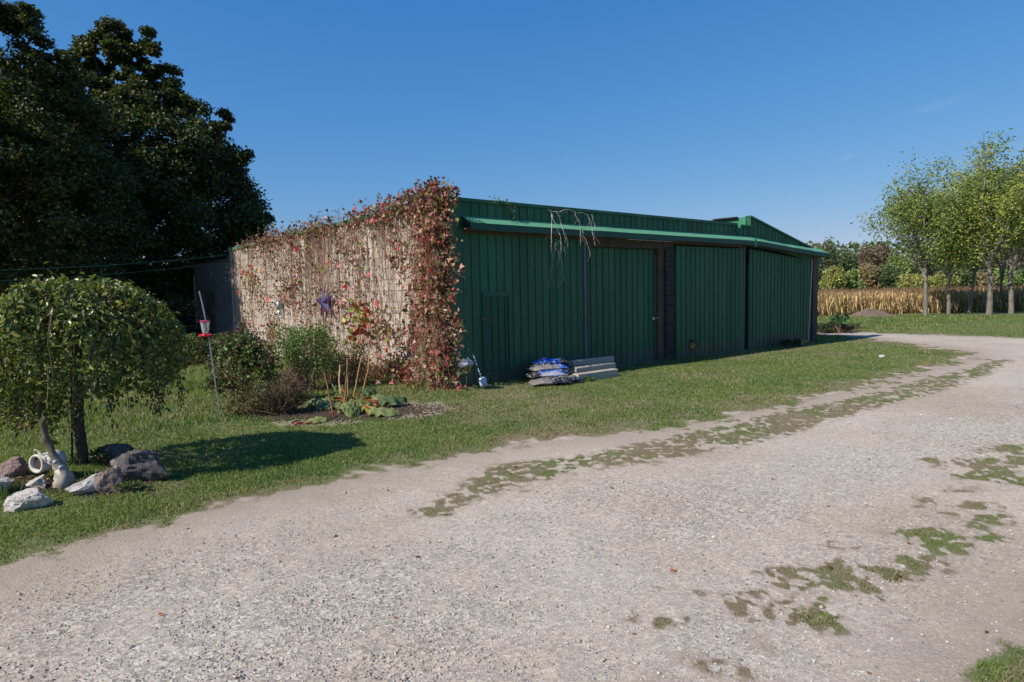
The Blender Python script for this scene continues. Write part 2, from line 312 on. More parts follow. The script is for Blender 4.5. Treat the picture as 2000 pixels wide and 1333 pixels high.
def groundmat():
    m, nt, out = mk('ground_cover'); b = N(nt, 'ShaderNodeBsdfPrincipled'); nt.links.new(b.outputs[0], out.inputs[0]); b.inputs['Roughness'].default_value = 1; b.inputs['Specular IOR Level'].default_value = .1
    g = N(nt, 'ShaderNodeNewGeometry'); v = g.outputs['Position']
    at = N(nt, 'ShaderNodeAttribute', attribute_name='Col'); sep = N(nt, 'ShaderNodeSeparateColor'); nt.links.new(at.outputs['Color'], sep.inputs[0])
    # R grass amount, G dryness, B gravel coarseness
    fine = noise(nt, v, 55, 5, .75); fine2 = noise(nt, v, 9, 4, .6); big = noise(nt, v, .55, 4, .6); vfine = noise(nt, v, 160, 3, .7)
    # grass
    gr = ramp(nt, fine, [(.3, (.050, .070, .020)), (.5, (.105, .140, .042)), (.72, (.20, .22, .09))])
    gr = mixc(nt, ramp(nt, fine2, [(.35, (0, 0, 0)), (.7, (1, 1, 1))]), gr, (.13, .155, .06), 'MIX')
    dr = ramp(nt, fine, [(.3, (.13, .095, .060)), (.7, (.27, .215, .145))])
    grass = mixc(nt, sep.outputs[1], gr, dr)
    # gravel: individual stones
    def vor(scale, rnd=1.0):
        vo = N(nt, 'ShaderNodeTexVoronoi'); vo.inputs['Scale'].default_value = scale; nt.links.new(v, vo.inputs['Vector']); return vo
    v1 = vor(75); v2 = vor(38)
    hs = N(nt, 'ShaderNodeSeparateColor'); nt.links.new(v1.outputs['Color'], hs.inputs[0])
    hs2 = N(nt, 'ShaderNodeSeparateColor'); nt.links.new(v2.outputs['Color'], hs2.inputs[0])
    dust = ramp(nt, vfine, [(.3, (.345, .30, .255)), (.7, (.455, .40, .345))])
    dust = mixc(nt, ramp(nt, noise(nt, v, .9, 5, .6), [(.35, (0, 0, 0)), (.65, (1, 1, 1))]), dust, (.48, .42, .36))
    st = ramp(nt, hs.outputs[0], [(0., (.16, .15, .145)), (.3, (.34, .305, .275)), (.7, (.46, .41, .365)), (1., (.64, .60, .55))])
    st2 = ramp(nt, hs2.outputs[0], [(0., (.20, .19, .185)), (.4, (.36, .32, .29)), (.8, (.48, .43, .38)), (1., (.62, .59, .55))])
    pick = ramp(nt, hs2.outputs[1], [(.72, (0, 0, 0)), (.74, (1, 1, 1))])
    st = mixc(nt, pick, st, st2)
    cs = N(nt, 'ShaderNodeMath', operation='MULTIPLY_ADD'); nt.links.new(fine2, cs.inputs[0]); cs.inputs[1].default_value = .9; 
    nt.links.new(sep.outputs[2], cs.inputs[2])
    grav = mixc(nt, ramp(nt, cs.outputs[0], [(.40, (.38, .38, .38)), (.98, (.85, .85, .85))]), dust, st)
    tone = ramp(nt, noise(nt, v, .38, 5, .6), [(.34, (.92, .85, .76)), (.5, (1.04, .99, .92)), (.66, (1.10, 1.07, 1.02))])
    grav = mixc(nt, 1.0, grav, tone, 'MULTIPLY')
    # edge dirt
    dirt = ramp(nt, fine, [(.3, (.25, .195, .15)), (.7, (.40, .33, .265))])
    e = N(nt, 'ShaderNodeMath', operation='MULTIPLY_ADD'); nt.links.new(fine, e.inputs[0]); e.inputs[1].default_value = .9; nt.links.new(sep.outputs[0], e.inputs[2])
    f1 = ramp(nt, e.outputs[0], [(.62, (0, 0, 0)), (.90, (1, 1, 1))]); f2 = ramp(nt, e.outputs[0], [(.90, (0, 0, 0)), (1.0, (1, 1, 1))])
    c = mixc(nt, f1, grav, dirt); c = mixc(nt, f2, c, grass)
    nt.links.new(c, b.inputs['Base Color'])
    bp = N(nt, 'ShaderNodeBump'); bp.inputs['Strength'].default_value = .8; bp.inputs['Distance'].default_value = .012
    hh = mixc(nt, .28, fine, v1.outputs['Distance']); nt.links.new(hh, bp.inputs['Height']); nt.links.new(bp.outputs[0], b.inputs['Normal'])
    return m
M['ground'] = groundmat()

# ------------------------------------------------------------------ where the driveway runs
def W2(pts): return np.array([gnd(x, y)[:2] for x, y in pts])
drive = W2([(-700, 1400), (-300, 1215), (0, 1108), (120, 1072), (250, 1038), (350, 1010), (500, 972), (620, 948), (720, 925), (800, 908), (870, 893), (960, 878), (1060, 862),
            (1180, 853), (1300, 832), (1400, 815), (1490, 800), (1560, 782), (1640, 766), (1700, 750), (1780, 728), (1850, 712), (1900, 698), (1880, 688), (1800, 676), (1700, 661),
            (1640, 657), (1560, 652), (1560, 646), (1640, 648), (1720, 651), (1850, 655), (2000, 660), (2300, 668), (2900, 700), (3400, 800), (2600, 1000), (2300, 1130), (2100, 1230), (2000, 1282), (1925, 1345)])
drive = np.vstack([drive, [[2.0, 1.5], [2.6, -6], [-6, -6]]])
strip = W2([(790, 1010), (880, 955), (950, 908), (1050, 897), (1170, 880), (1300, 852), (1400, 830), (1500, 808), (1600, 788), (1700, 765), (1760, 750), (1850, 728), (1960, 700), (1985, 705), (1930, 735),
            (1870, 758), (1790, 780), (1700, 803), (1600, 832), (1500, 866), (1350, 893), (1200, 915), (1050, 945), (950, 975), (880, 1005)])
strip2 = W2([(1230, 1345), (1290, 1260), (1400, 1190), (1480, 1110), (1560, 1075), (1650, 1060), (1700, 1040), (1750, 1000), (1800, 930), (1880, 880), (2000, 850), (2200, 840), (2200, 980), (2000, 1060), (1900, 1120), (1800, 1180), (1700, 1240), (1600, 1300), (1560, 1345)])
patches = [(1540, 1118, 50, 16, .95), (1680, 1122, 95, 24, 1.), (1610, 1145, 60, 14, .7), (1490, 1160, 40, 12, .7), (1570, 1205, 60, 18, .95), (1520, 1185, 40, 12, .8), (1435, 1180, 26, 18, .9), (1365, 1160, 18, 10, .6), (1300, 1215, 42, 22, .8), (1240, 1205, 26, 14, .55),
           (1850, 905, 50, 10, .8), (1810, 978, 34, 8, .7), (1900, 988, 45, 8, .8), (1860, 1010, 45, 8, .6), (1780, 1045, 50, 10, .7), (1850, 1055, 50, 8, .6), (1640, 1065, 30, 8, .6), (1930, 1060, 30, 7, .6), (1960, 930, 50, 12, .7), (1880, 1085, 30, 7, .5), (1990, 890, 50, 10, .7),
           (600, 1022, 14, 5, .45), (380, 1080, 10, 5, .3), (450, 1095, 14, 5, .3), (850, 998, 45, 11, .8), (1010, 960, 30, 6, .5), (1400, 1310, 40, 10, .5), (1290, 1325, 40, 8, .4), (1500, 1270, 30, 8, .4), (1720, 1230, 30, 8, .4), (1975, 1330, 50, 32, 1.), (1330, 1290, 60, 14, .45), (1380, 935, 14, 4, .5), (1440, 980, 12, 3, .5), (1850, 750, 22, 4, .9), (1250, 905, 40, 6, .5)]
def sdist(x, y, poly):
    """signed distance, positive inside"""
    d = np.full(x.shape, 1e9); ins = np.zeros(x.shape, bool); n = len(poly)
    for i in range(n):
        x0, y0 = poly[i]; x1, y1 = poly[(i+1) % n]; ex, ey = x1-x0, y1-y0
        t = np.clip(((x-x0)*ex+(y-y0)*ey)/(ex*ex+ey*ey+1e-12), 0, 1)
        d = np.minimum(d, (x-x0-t*ex)**2+(y-y0-t*ey)**2)
        c = ((y0 > y) != (y1 > y)) & (x < (x1-x0)*(y-y0)/(y1-y0+1e-12)+x0); ins ^= c
    d = np.sqrt(d); return np.where(ins, d, -d)
PW = []
for (px, py, rx, ry, a) in patches:
    c = gnd(px, py); ex = abs(gnd(px+rx, py)[0]-c[0]); ey = abs(gnd(px, py-ry)[1]-gnd(px, py+ry)[1])/2; PW.append((c[0], c[1], max(ex, .03), max(ey, .05), a))
def cover(x, y):
    """grass amount, dryness, gravel coarseness at ground points"""
    n1 = fbm(x*2.2, y*2.2, 3); n2 = fbm(x*9, y*9, 8, 3)
    sd = sdist(x, y, drive)
    wob = (n1-.5)*.9+(n2-.5)*.7
    g = np.clip(.5-(sd+wob*np.clip(np.hypot(x, y)/9, .5, 1.6))*1.5, 0, 1)
    s1 = sdist(x, y, strip); g1 = np.clip((s1+.12)*3, 0, 1)*np.clip((n1*.5+n2*.7-.27)*3.0, 0, 1.0)
    s2 = sdist(x, y, strip2); g2 = np.clip((s2+.1)*3, 0, 1)*np.clip((fbm(x*3.2, y*4.5, 71, 4)*.8+fbm(x*.8, y*1.1, 77, 3)*.5-.655)*7, 0, 1)*.9; g2 = np.maximum(g2, .40*np.clip((s2+.1)*2, 0, 1)*np.clip((fbm(x*1.3+5, y*1.3, 61, 4)-.38)*5, 0, 1))
    g = np.maximum(g, np.maximum(g1, g2))
    for (cx, cy, ex, ey, a) in PW:
        r = np.sqrt(((x-cx)/ex)**2+((y-cy)/ey)**2); g = np.maximum(g, a*np.clip((1.15-r*.8+(n2-.5)*2.4)*1.1, 0, .9))
    g = np.where(sd > .15, g*np.clip((fbm(x*16, y*16, 88, 3)-.5)*4.5+.98, .2, 1.1), g)
    # bare soil by the garden bed
    for (px, py, rx, ry, gm) in ((800, 800, .6, .6, .5), (610, 826, .6, .2, .5), (680, 800, 1.3, .6, .70)):
        c = gnd(px, py); r = np.sqrt(((x-c[0])/rx)**2+((y-c[1])/ry)**2); g = np.minimum(g, np.clip((r-.75+(n2-.5)*.8)*2.0, gm, 1))
    g = np.maximum(g, .40*np.clip(1-(sd-.1)/(.9+.8*n1), 0, 1)*np.where(y < 22, 1, .3)*(sd > 0))
    edge = np.clip(1-np.abs(sd)/1.0, 0, 1)
    n3 = fbm(x*.5+7, y*.5, 21, 3)
    dry = np.clip(edge*.55+(n1-.5)*1.2+(n3-.5)*1.2+.10, 0, 1)*np.where(sd < 0, 1, .9)
    dry = np.where(sd > 0, np.clip(.58+(n1-.5)*2.2, 0, 1), dry)
    dry = np.where(y > 26, np.minimum(dry, .12), dry)
    co = np.clip(.20+(fbm(x*.55, y*.55+3, 31, 3)-.45)*1.9, 0, 1)*np.clip((sd-.3)/1.3, 0, 1)*np.clip(1.25-np.hypot(x, y)/16, .35, 1)
    wv = sd+.25*(fbm(x*.6, y*.6, 91, 3)-.5); co = co*(1-.75*np.exp(-((wv-1.55)/.30)**2))*(1-.75*np.exp(-((wv-3.1)/.32)**2))+.18*np.exp(-((wv-2.3)/.35)**2)
    return g, dry, co

# ------------------------------------------------------------------ ground sheet (lawn) and driveway, one set of vertices split by cover
ang = np.concatenate([np.radians(np.arange(-180, -52, 4.)), np.radians(np.arange(-52, 52, .19)), np.radians(np.arange(52, 180, 4.))])
rad = np.concatenate([[0.0, .8], 1.6*1.0078**np.arange(0, 480), 1.6*1.0078**480*1.05**np.arange(1, 85)])
RR, AA = np.meshgrid(rad, ang, indexing='ij'); X = (RR*np.sin(AA)).ravel(); Y = (RR*np.cos(AA)).ravel()
g, dry, co = cover(X, Y)
Z = gz(X, Y)+.014*(fbm(X*5, Y*5, 40, 2)-.5)*np.clip(1-np.hypot(X, Y)/25, 0, 1)
nr, na = len(rad), len(ang)
i = np.arange(nr-1)[:, None]*na; j = np.arange(na)[None]; j2 = (j+1) % na
Fq = np.stack([i+j, i+j2, i+na+j2, i+na+j], -1).reshape(-1, 4)[:, ::-1]
fg = g[Fq].mean(1); sdv = sdist(X, Y, drive); fd = sdv[Fq].mean(1) > 0
V = np.stack([X, Y, Z], 1); C = np.stack([g, dry, co], 1)
for nm, sel in (('ground', ~fd), ('gravel_driveway', fd)):
    Fs = Fq[sel]; idx = np.unique(Fs); mp = np.zeros(len(V), np.int64); mp[idx] = np.arange(len(idx))
    put(nm, V[idx], mp[Fs], M['ground'], None, C[idx], True, 'structure')

# ------------------------------------------------------------------ grass blades, gravel stones
A_ = gnd(885, 758); B_ = gnd(1594, 667); A_[2] = 0; B_[2] = 0
fl = np.linalg.norm(B_-A_); dF = (B_-A_)/fl; nF = np.array([dF[1], -dF[0], 0]); eF = -nF      # along the front, out towards the drive, back along the side wall
def inbarn(x, y):
    s = (x-A_[0])*dF[0]+(y-A_[1])*dF[1]; t = (x-A_[0])*eF[0]+(y-A_[1])*eF[1]
    return (s > -.02) & (s < fl+.3) & (t > .02) & (t < 22)
def polar(n, r0, r1, a0=-46, a1=46, pw=0.0):
    u = rng.random(n)
    r = r0*(r1/r0)**u
    a = np.radians(rng.uniform(a0, a1, n)); return r*np.sin(a), r*np.cos(a), r
def unit(v): return v/(np.linalg.norm(v, axis=-1, keepdims=True)+1e-9)
x, y, r = polar(900000, 2.7, 42)
g, dry, co = cover(x, y)
keep = (rng.random(len(x)) < np.clip((g-.42)*1.9, 0, 1)*(1-.55*np.clip(dry, 0, 1))) & ~inbarn(x, y)
x, y, r, g, dry = x[keep], y[keep], r[keep], g[keep], dry[keep]
n = len(x); h = rng.uniform(.013, .031, n)*(.6+.5*g)*(1+.25*(fbm(x*3, y*3, 5)-.5)); h *= np.where(sdist(x, y, drive) > .25, .5, np.where(g > .8, 1, .8))
wd = .0028+r*.00062; a = rng.uniform(0, 2*math.pi, n); sB = (x-A_[0])*nF[0]+(y-A_[1])*nF[1]; h *= 1+1.6*np.exp(-np.clip(sB, 0, 9)/.10)*(rng.random(n) < .6); h *= 1+.35*np.clip((fbm(x*1.7, y*1.7, 55, 3)-.55)*5, 0, 1); ln = rng.uniform(.1, .9, n)*h; b_ = rng.uniform(0, 2*math.pi, n)
P = np.stack([x, y, gz(x, y)-.004], 1); side = np.stack([np.cos(a), np.sin(a), 0*a], 1)*wd[:, None]
tip = P+np.stack([np.cos(b_)*ln, np.sin(b_)*ln, h], 1)
Vb = np.stack([P-side, P+side, tip], 1).reshape(-1, 3)
mixv = rng.random(n)[:, None]; cb = (1-mixv)*np.array([.090, .140, .026])+mixv*np.array([.21, .255, .075])
clv = (fbm(x*1.1+9, y*1.1, 66, 3) > .56)[:, None]; cb = np.where(clv, cb*[.72, .86, .8], cb); yl = rng.random(n)[:, None] < (.10+.75*dry[:, None]); cb = np.where(yl, np.array([.34, .28, .17])*rng.uniform(.6, 1.1, (n, 1)), cb)
Vc = np.repeat(cb, 3, 0)
o = put('lawn_grass', Vb, np.arange(3*n).reshape(-1, 3), M['grass'], None, Vc, False, 'stuff'); o['label'] = 'short mown grass with dry straw patches across the lawn'; o['category'] = 'grass'
# stones
x, y, r = polar(120000, 2.3, 15)
g, dry, co = cover(x, y); sd = sdist(x, y, drive)
keep = (g < .45) & (sd > -.1) & (rng.random(len(x)) < .12+.75*co); x, y, r = x[keep], y[keep], r[keep]; n = len(x)
sz = rng.lognormal(0, .38, n)*.0040*(1+.05*r)
base = np.array([[1, 0, 0], [0, 1, 0], [-1, 0, 0], [0, -1, 0], [.1, .1, .75], [0, 0, -.5]], float)
Vp = base[None]*rng.uniform(.65, 1.3, (n, 6, 1)); th = rng.uniform(0, 6.28, n); cth, sth = np.cos(th)[:, None], np.sin(th)[:, None]
Vp = np.stack([Vp[..., 0]*cth-Vp[..., 1]*sth, Vp[..., 0]*sth+Vp[..., 1]*cth, Vp[..., 2]], -1)*sz[:, None, None]+np.stack([x, y, gz(x, y)+sz*.25], 1)[:, None]
F8 = np.array([[0, 1, 4], [1, 2, 4], [2, 3, 4], [3, 0, 4], [1, 0, 5], [2, 1, 5], [3, 2, 5], [0, 3, 5]])
ff = (F8[None]+6*np.arange(n)[:, None, None]).reshape(-1, 3)
t = rng.random((n, 1)); cs = np.where(t < .22, [.22, .21, .21], np.where(t < .82, [.43, .38, .33], [.56, .53, .49]))*rng.uniform(.8, 1.15, (n, 1))
M['stone'] = simple('gravel_stone', (1, 1, 1), (.8, .8, .8), 60, .9, 0, useCol=True, spec=.2)
o = put('gravel_stones', Vp.reshape(-1, 3), ff, M['stone'], None, np.repeat(cs, 6, 0), False, 'stuff'); o['label'] = 'loose grey and white stones lying on the driveway'; o['category'] = 'gravel'

# ------------------------------------------------------------------ leaves
def leaves(P, size, ratio, pal, mode='any', droop=0.0, nrm=None, fold=.25, colvar=.25, pw=None, long=False):
    """kite or six-point leaves; P (n,3). returns V,F,C"""
    n = len(P); size = np.broadcast_to(size, (n,))
    if mode == 'any': ax = unit(rng.normal(size=(n, 3)))
    elif mode == 'droop': ax = unit(rng.normal(size=(n, 3))*[.7, .7, .45]+[0, 0, -droop])
    nn = rng.normal(size=(n, 3)) if nrm is None else nrm+rng.normal(size=(n, 3))*.55
    sd_ = unit(np.cross(ax, nn)); up = unit(np.cross(sd_, ax))
    L = size[:, None]; Wd = L*ratio
    if not long:
        v = np.stack([P, P+ax*L*.45+sd_*Wd*.5+up*L*fold*.35, P+ax*L, P+ax*L*.45-sd_*Wd*.5+up*L*fold*.35], 1)
        f = np.array([[0, 1, 2], [0, 2, 3]]); k = 4
    else:
        v = np.stack([P, P+ax*L*.28+sd_*Wd*.46+up*L*fold*.3, P+ax*L*.66+sd_*Wd*.42+up*L*fold*.2, P+ax*L-up*L*.12, P+ax*L*.66-sd_*Wd*.42+up*L*fold*.2, P+ax*L*.28-sd_*Wd*.46+up*L*fold*.3], 1)
        f = np.array([[0, 1, 2], [0, 2, 3], [0, 3, 4], [0, 4, 5]]); k = 6
    F = (f[None]+k*np.arange(n)[:, None, None]).reshape(-1, 3)
    pal = np.array(pal, float); idx = rng.choice(len(pal), n, p=pw); c = pal[idx]*rng.uniform(1-colvar, 1+colvar, (n, 1))
    return v.reshape(-1, 3), F, np.repeat(c, k, 0)
def maple_leaves(P, size, pal, nrm, colvar=.25, pw=None):
    """three-lobed leaves, 7 points"""
    n = len(P); size = np.broadcast_to(size, (n,)); ax = unit(rng.normal(size=(n, 3))*[.8, .8, .5]+[0, 0, -.35]); nn = nrm+rng.normal(size=(n, 3))*.6
    sd_ = unit(np.cross(ax, nn)); up = unit(np.cross(sd_, ax)); L = size[:, None]
    def q(a, s, u=0.): return P+ax*L*a+sd_*L*s+up*L*u
    v = np.stack([q(0, 0), q(.25, .55, .08), q(.5, .2), q(1., 0, -.08), q(.5, -.2), q(.25, -.55, .08)], 1)
    f = np.array([[0, 1, 2], [0, 2, 3], [0, 3, 4], [0, 4, 5]]); F = (f[None]+6*np.arange(n)[:, None, None]).reshape(-1, 3)
    pal = np.array(pal, float); idx = rng.choice(len(pal), n, p=pw); c = pal[idx]*rng.uniform(1-colvar, 1+colvar, (n, 1))
    return v.reshape(-1, 3), F, np.repeat(c, 6, 0)
def merge(*parts):
    V = []; F = []; C = []; n = 0
    for v, f, c in parts: V.append(v); F.append(f+n); C.append(c); n += len(v)
    return np.concatenate(V), np.concatenate(F), np.concatenate(C)
def curve(P0, P1, bend, n=6, sag=0.):
    t = np.linspace(0, 1, n)[:, None]; P0 = np.array(P0, float); P1 = np.array(P1, float); b = np.array(bend, float)
    return P0+(P1-P0)*t+b*np.sin(t*math.pi)+np.array([0, 0, -sag])*np.sin(t*math.pi)
def wiggle(P, a): 
    q = P.copy(); q[1:] += rng.normal(size=q[1:].shape)*a; return q

# ================================================================== BARN
A = A_; HT = 3.43
def Fp(s, z, o=0.): return A+dF*s+nF*o+np.array([0, 0, z])
def Wp(t, z, o=0.): return A+eF*t-dF*o+np.array([0, 0, z])
up = np.array([0, 0, 1.])
def fs(px, py=600):
    P = onpl(px, py, A, nF); return float((P-A) @ dF)
def fz(px, py): return float(onpl(px, py, A, nF)[2])
def wt(px, py): P = onpl(px, py, A, dF); return float((P-A) @ eF)
barn = thing('barn', 'long low barn with green metal sliding doors and a vine covered concrete block side', 'barn', A)
T1 = wt(453, 600); T2 = wt(382, 600)
core = MB()
core.box(Wp(.0, -.2, -.215), eF*T1, dF*(.02+.0), up*(HT-.03+.2)) 
core.box(Fp(.24, -.2, -.35), eF*-0+(-nF)*(T1-.5)*1., dF*.01+dF*0.2, up*3.0) if False else None
core.box(Wp(T1, -.2, -.22), eF*(T2-T1), dF*.02, up*3.1)
# mortar bed slightly behind the block faces
core.box(Wp(.0, -.2, -.02), eF*T1, dF*.19, up*(HT-.03+.2))
wc = MB(); wc.box(Wp(T1+.03, -.2, -.03), eF*(T2-T1), dF*.18, up*(HT-.33+.2)); wc.build('wing_wall', M['shadedblock'], barn)
# back, right and rear walls of the building
core.box(Fp(fl-.22, -.2, -.3), dF*.2, eF*(T1-.3), up*(2.6+.2))
core.box(Wp(T2, -.2, -.02), dF*(fl-.1), eF*.2, up*2.9)
core.build('wall', M['mortar'], barn)
# concrete blocks, each a part
bh = .2315; bl = .463; nrow = 15
bw = MB(); bw.box(-eF*(bl/2-.006)-dF*0-up*(bh/2-.006)-dF*0.0, eF*(bl-.012), dF*.1, up*(bh-.012)); Vb = np.concatenate(bw.v); 
bme = mesh_np('concrete_block', Vb, np.concatenate(bw.f[4]), M['block'])
hme = mesh_np('concrete_block_half', np.concatenate(bw.v)*1.0, np.concatenate(bw.f[4]), M['block'])
cnt = 0
cand = []
for rr in range(nrow):
    zc = bh*(rr+.5)-.05; nb = int((T1-.02)/bl)
    for k in range(nb+1):
        tc = (k+.5)*bl+(bl/2 if rr % 2 else 0)
        if tc+bl/2 > T1: continue
        if zc+bh/2 > HT-.02: continue
        cand.append((np.linalg.norm(Wp(tc, zc)-[0, 0, CH]), tc, zc))
cand.sort(); rest = MB(); wng = MB()
for q, (dd, tc, zc) in enumerate(cand):
    jo = rng.normal()*.002
    if q < 300:
        ob = bpy.data.objects.new('concrete_block', bme); link(ob); ob.parent = barn; ob.location = (Wp(tc, zc, jo)-A)
    else: rest.box(Wp(tc-bl/2+.006, zc-bh/2+.006, jo), eF*(bl-.012), dF*.1, up*(bh-.012))
for rr in range(nrow):
    zc = bh*(rr+.5)-.05
    if zc+bh/2 < HT-.02:
        if rr % 2: rest.box(Wp(.0, zc-bh/2+.006, 0), eF*(bl/2-.006), dF*.1, up*(bh-.012))
    k = 0
    while T1+.02+(k+1)*bl < T2:
        z0 = zc-bh/2+.006
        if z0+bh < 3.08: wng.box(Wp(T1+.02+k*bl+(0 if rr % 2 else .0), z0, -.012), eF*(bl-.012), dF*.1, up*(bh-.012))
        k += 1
rest.build('concrete_block', M['block'], barn, kind='stuff'); wng.build('concrete_block', M['shadedblock'], barn, kind='stuff', label='blocks of the lower rear wing, tree shade put into their colour')
tr = MB(); tr.box(Wp(-.02, HT-.02, .03), eF*(T1+.05), dF*.3, up*.035); tr.box(Wp(-.02, HT-.075, .03), eF*(T1+.05), dF*.012, up*.055)
tr.build('wall_cap', M['greentrim'], barn)
rf = MB(); rf.box(Wp(.2, HT-.14, -.3), eF*(T1-.2), dF*(8.7), up*.08)
rf.box(Wp(T1, 3.05, 0), eF*(T2-T1), dF*(fl-.1), up*.06); rf.build('roof', M['roof'], barn)
# corner pier and front piers
def pier(s0, s1, z1, o, name, mat, dep=.3, z0=-.2, lab=None):
    b = MB(); b.box(Fp(s0, z0, o-dep), dF*(s1-s0), nF*dep, up*(z1-z0)); return b.build(name, mat, barn, label=lab)
pier(.0, .30, HT-.03, .012, 'pier', M['green'], lab='shaded block corner pier behind the vine')
s2b = fs(1288); sP0, sP1 = fs(1301), fs(1317)
b = MB(); b.box(Fp(s2b+.03, -.1, -.30), dF*(sP0-s2b-.03), nF*.24, up*2.8); b.build('door_post', M['soffit'], barn, label='dark brown post beside the recessed door')
b = MB()
for k in range(12):
    b.box(Fp(sP0, k*.2315-.05, -.25-rng.random()*.006), dF*(sP1-sP0), nF*.26, up*.222)
b.build('pier', M['darkblock'], barn, label='dark grey block pier between the sliding doors')
pier(fs(1583)+.12, fl+.02, 2.62, .02, 'pier', M['beam'], .3, lab='dark post at the far end of the doors')
# dark interior backing wall behind the doors
b = MB(); b.box(Fp(.3, -.1, -.36), dF*(fl-.5), nF*.04, up*2.95); b.build('backing_wall', M['darksteel'], barn)
# cladding
PW_ = .19
def panel_mesh(h0, h1a, h1b, w=PW_, name='cladding_panel'):
    """ribbed strip; along dF, up z, relief along nF"""
    prof = [(0, 0), (.007, .02), (.027, .02), (.034, 0), (w*.42, .0), (w*.45, .004), (w*.5, .004), (w*.53, 0), (w*.72, 0), (w*.75, .004), (w*.8, .004), (w*.83, 0), (w, 0)]
    v = []
    for a, o in prof: v.append(dF*a+nF*o+up*h0)
    for a, o in prof: v.append(dF*a+nF*o+up*(h1a+(h1b-h1a)*a/w))
    k = len(prof); f = np.array([[i, i+1, k+i+1, k+i] for i in range(k-1)])
    return mesh_np(name, v, f, M['green'])
def sliding_door(s0, s1, z0, z1, o, lean=0., skip=None, slabel=None, nopanel=False):
    b = MB(); b.box(Fp(s0, z0, o-.05), dF*(s1-s0), nF*.046, up*(z1-z0))
    b.box(Fp(s0, z0-.035, o-.055), dF*(s1-s0), nF*.085, up*.035)
    door = b.build('sliding_door', M['green'], barn, label=slabel)
    n = max(1, round((s1-s0)/PW_)); w = (s1-s0)/n; me = panel_mesh(z0, z1, z1, w)
    sc = MB()
    for k in range(0 if nopanel else n):
        ob = bpy.data.objects.new('cladding_panel', me); link(ob); ob.parent = door; ob.location = dF*(s0+k*w)+nF*(o+rng.normal()*.0012)
        for zz in np.arange(z0+.15, z1-.05, .52):
            sc.box(Fp(s0+k*w+.040, zz, o), dF*.012, nF*.010, up*.012)
    q = None if nopanel else sc.build('screw_heads', M['darksteel'], door, kind='stuff')
    if lean:
        door.rotation_mode = 'QUATERNION'; from mathutils import Quaternion
        door.rotation_quaternion = Quaternion(Vector(nF), lean)
        piv = Vector(dF*s1+up*z1); door.location = piv-(door.rotation_quaternion @ piv)
    return door
s1a, s1b = fs(905), fs(1140, 600)
d1 = sliding_door(s1a, s1b, .02, 2.80, .0, slabel='sliding door with a small hatch door cut into it')
s2a, s2b = fs(1151), fs(1288)
sliding_door(s2a, s2b, .02, 2.66, -.16, slabel='recessed sliding door under a grey beam')
s3a, s3b = fs(1319), fs(1450)
sliding_door(s3a, s3b, .03, 2.76, .02)
s4a, s4b = fs(1461), fs(1586, 520)
# end door hangs crooked, cut to the falling eave
zE = fz(1590, 508)
b = MB(); dd4 = sliding_door(s4a, s4b-.16, .02, 2.40, .02, lean=0.0, slabel='end sliding door hanging crooked', nopanel=True)
nn = round((s4b-.16-s4a)/PW_); ww = (s4b-.16-s4a)/nn
for k in range(nn):
    za = 2.76+(zE-2.78)*(k/nn); zb = 2.76+(zE-2.78)*((k+1)/nn)
    m0 = panel_mesh(.02, za, zb, ww); ob = bpy.data.objects.new('cladding_panel', m0); link(ob); ob.parent = dd4; ob.location = dF*(s4a+k*ww)+nF*(.0205+rng.normal()*.0015)
# steel edge trims
b = MB()
b.box(Fp(s1b+.005, 0, -.02), dF*.05, nF*.05, up*2.78); b.build('edge_trim', M['dulltrim'], barn)
b = MB(); b.box(Fp(s3b+.01, 0, -.03), dF*.035, nF*.06, up*2.8); b.build('edge_trim', M['dulltrim'], barn)
b = MB(); b.box(Fp(s3b+.06, 0, -.12), dF*.13, nF*.1, up*2.8); b.build('door_post', M['darksteel'], barn)
b = MB(); b.box(Fp(s1b+.06, 0, -.14), dF*(s2a-s1b-.06), nF*.1, up*2.8); b.build('door_post', M['beam'], barn)
b = MB(); o0 = Fp(s4b-.26, .05, .03); o1 = Fp(s4b-.09, zE-.0, .03); b.box(o0, dF*.025, nF*.02, (o1-o0)); b.build('edge_trim', M['white'], barn, label='pale crooked edge strip on the end door')
fz_ = MB(); o0 = Fp(s4b-.155, .02, -.04); o1 = Fp(s4b-.02, zE, -.04)
b = MB(); b.box(Fp(s4b-.17, 0.02, -.05), dF*.0+dF*.17, nF*.04, up*(zE-.02)); b.build('door_post', M['darksteel'], barn)
b = MB(); b.box(Fp(s2b+.01, .05, -.16), dF*.02, nF*.03, up*2.5); b.build('edge_trim', M['dulltrim'], barn)
# latch on recessed door
b = MB(); b.box(Fp(s2b-.14, 1.0, -.13), dF*.1, nF*.03, up*.05); b.box(Fp(s2b-.01, 1.02, -.12), dF*.035, nF*.05, up*.03); b.build('latch', M['galv'], barn)
# bottom rail of the recessed door
b = MB(); b.box(Fp(s2a, -.03, -.12), dF*(s2b-s2a), nF*.06, up*.045); b.build('floor_rail', M['galv'], barn)
# lintel beam
b = MB(); b.box(Fp(s1b+.15, 2.665, -.15), dF*(sP1-s1b-.17), nF*.14, up*.17); b.build('lintel', M['beam'], barn)
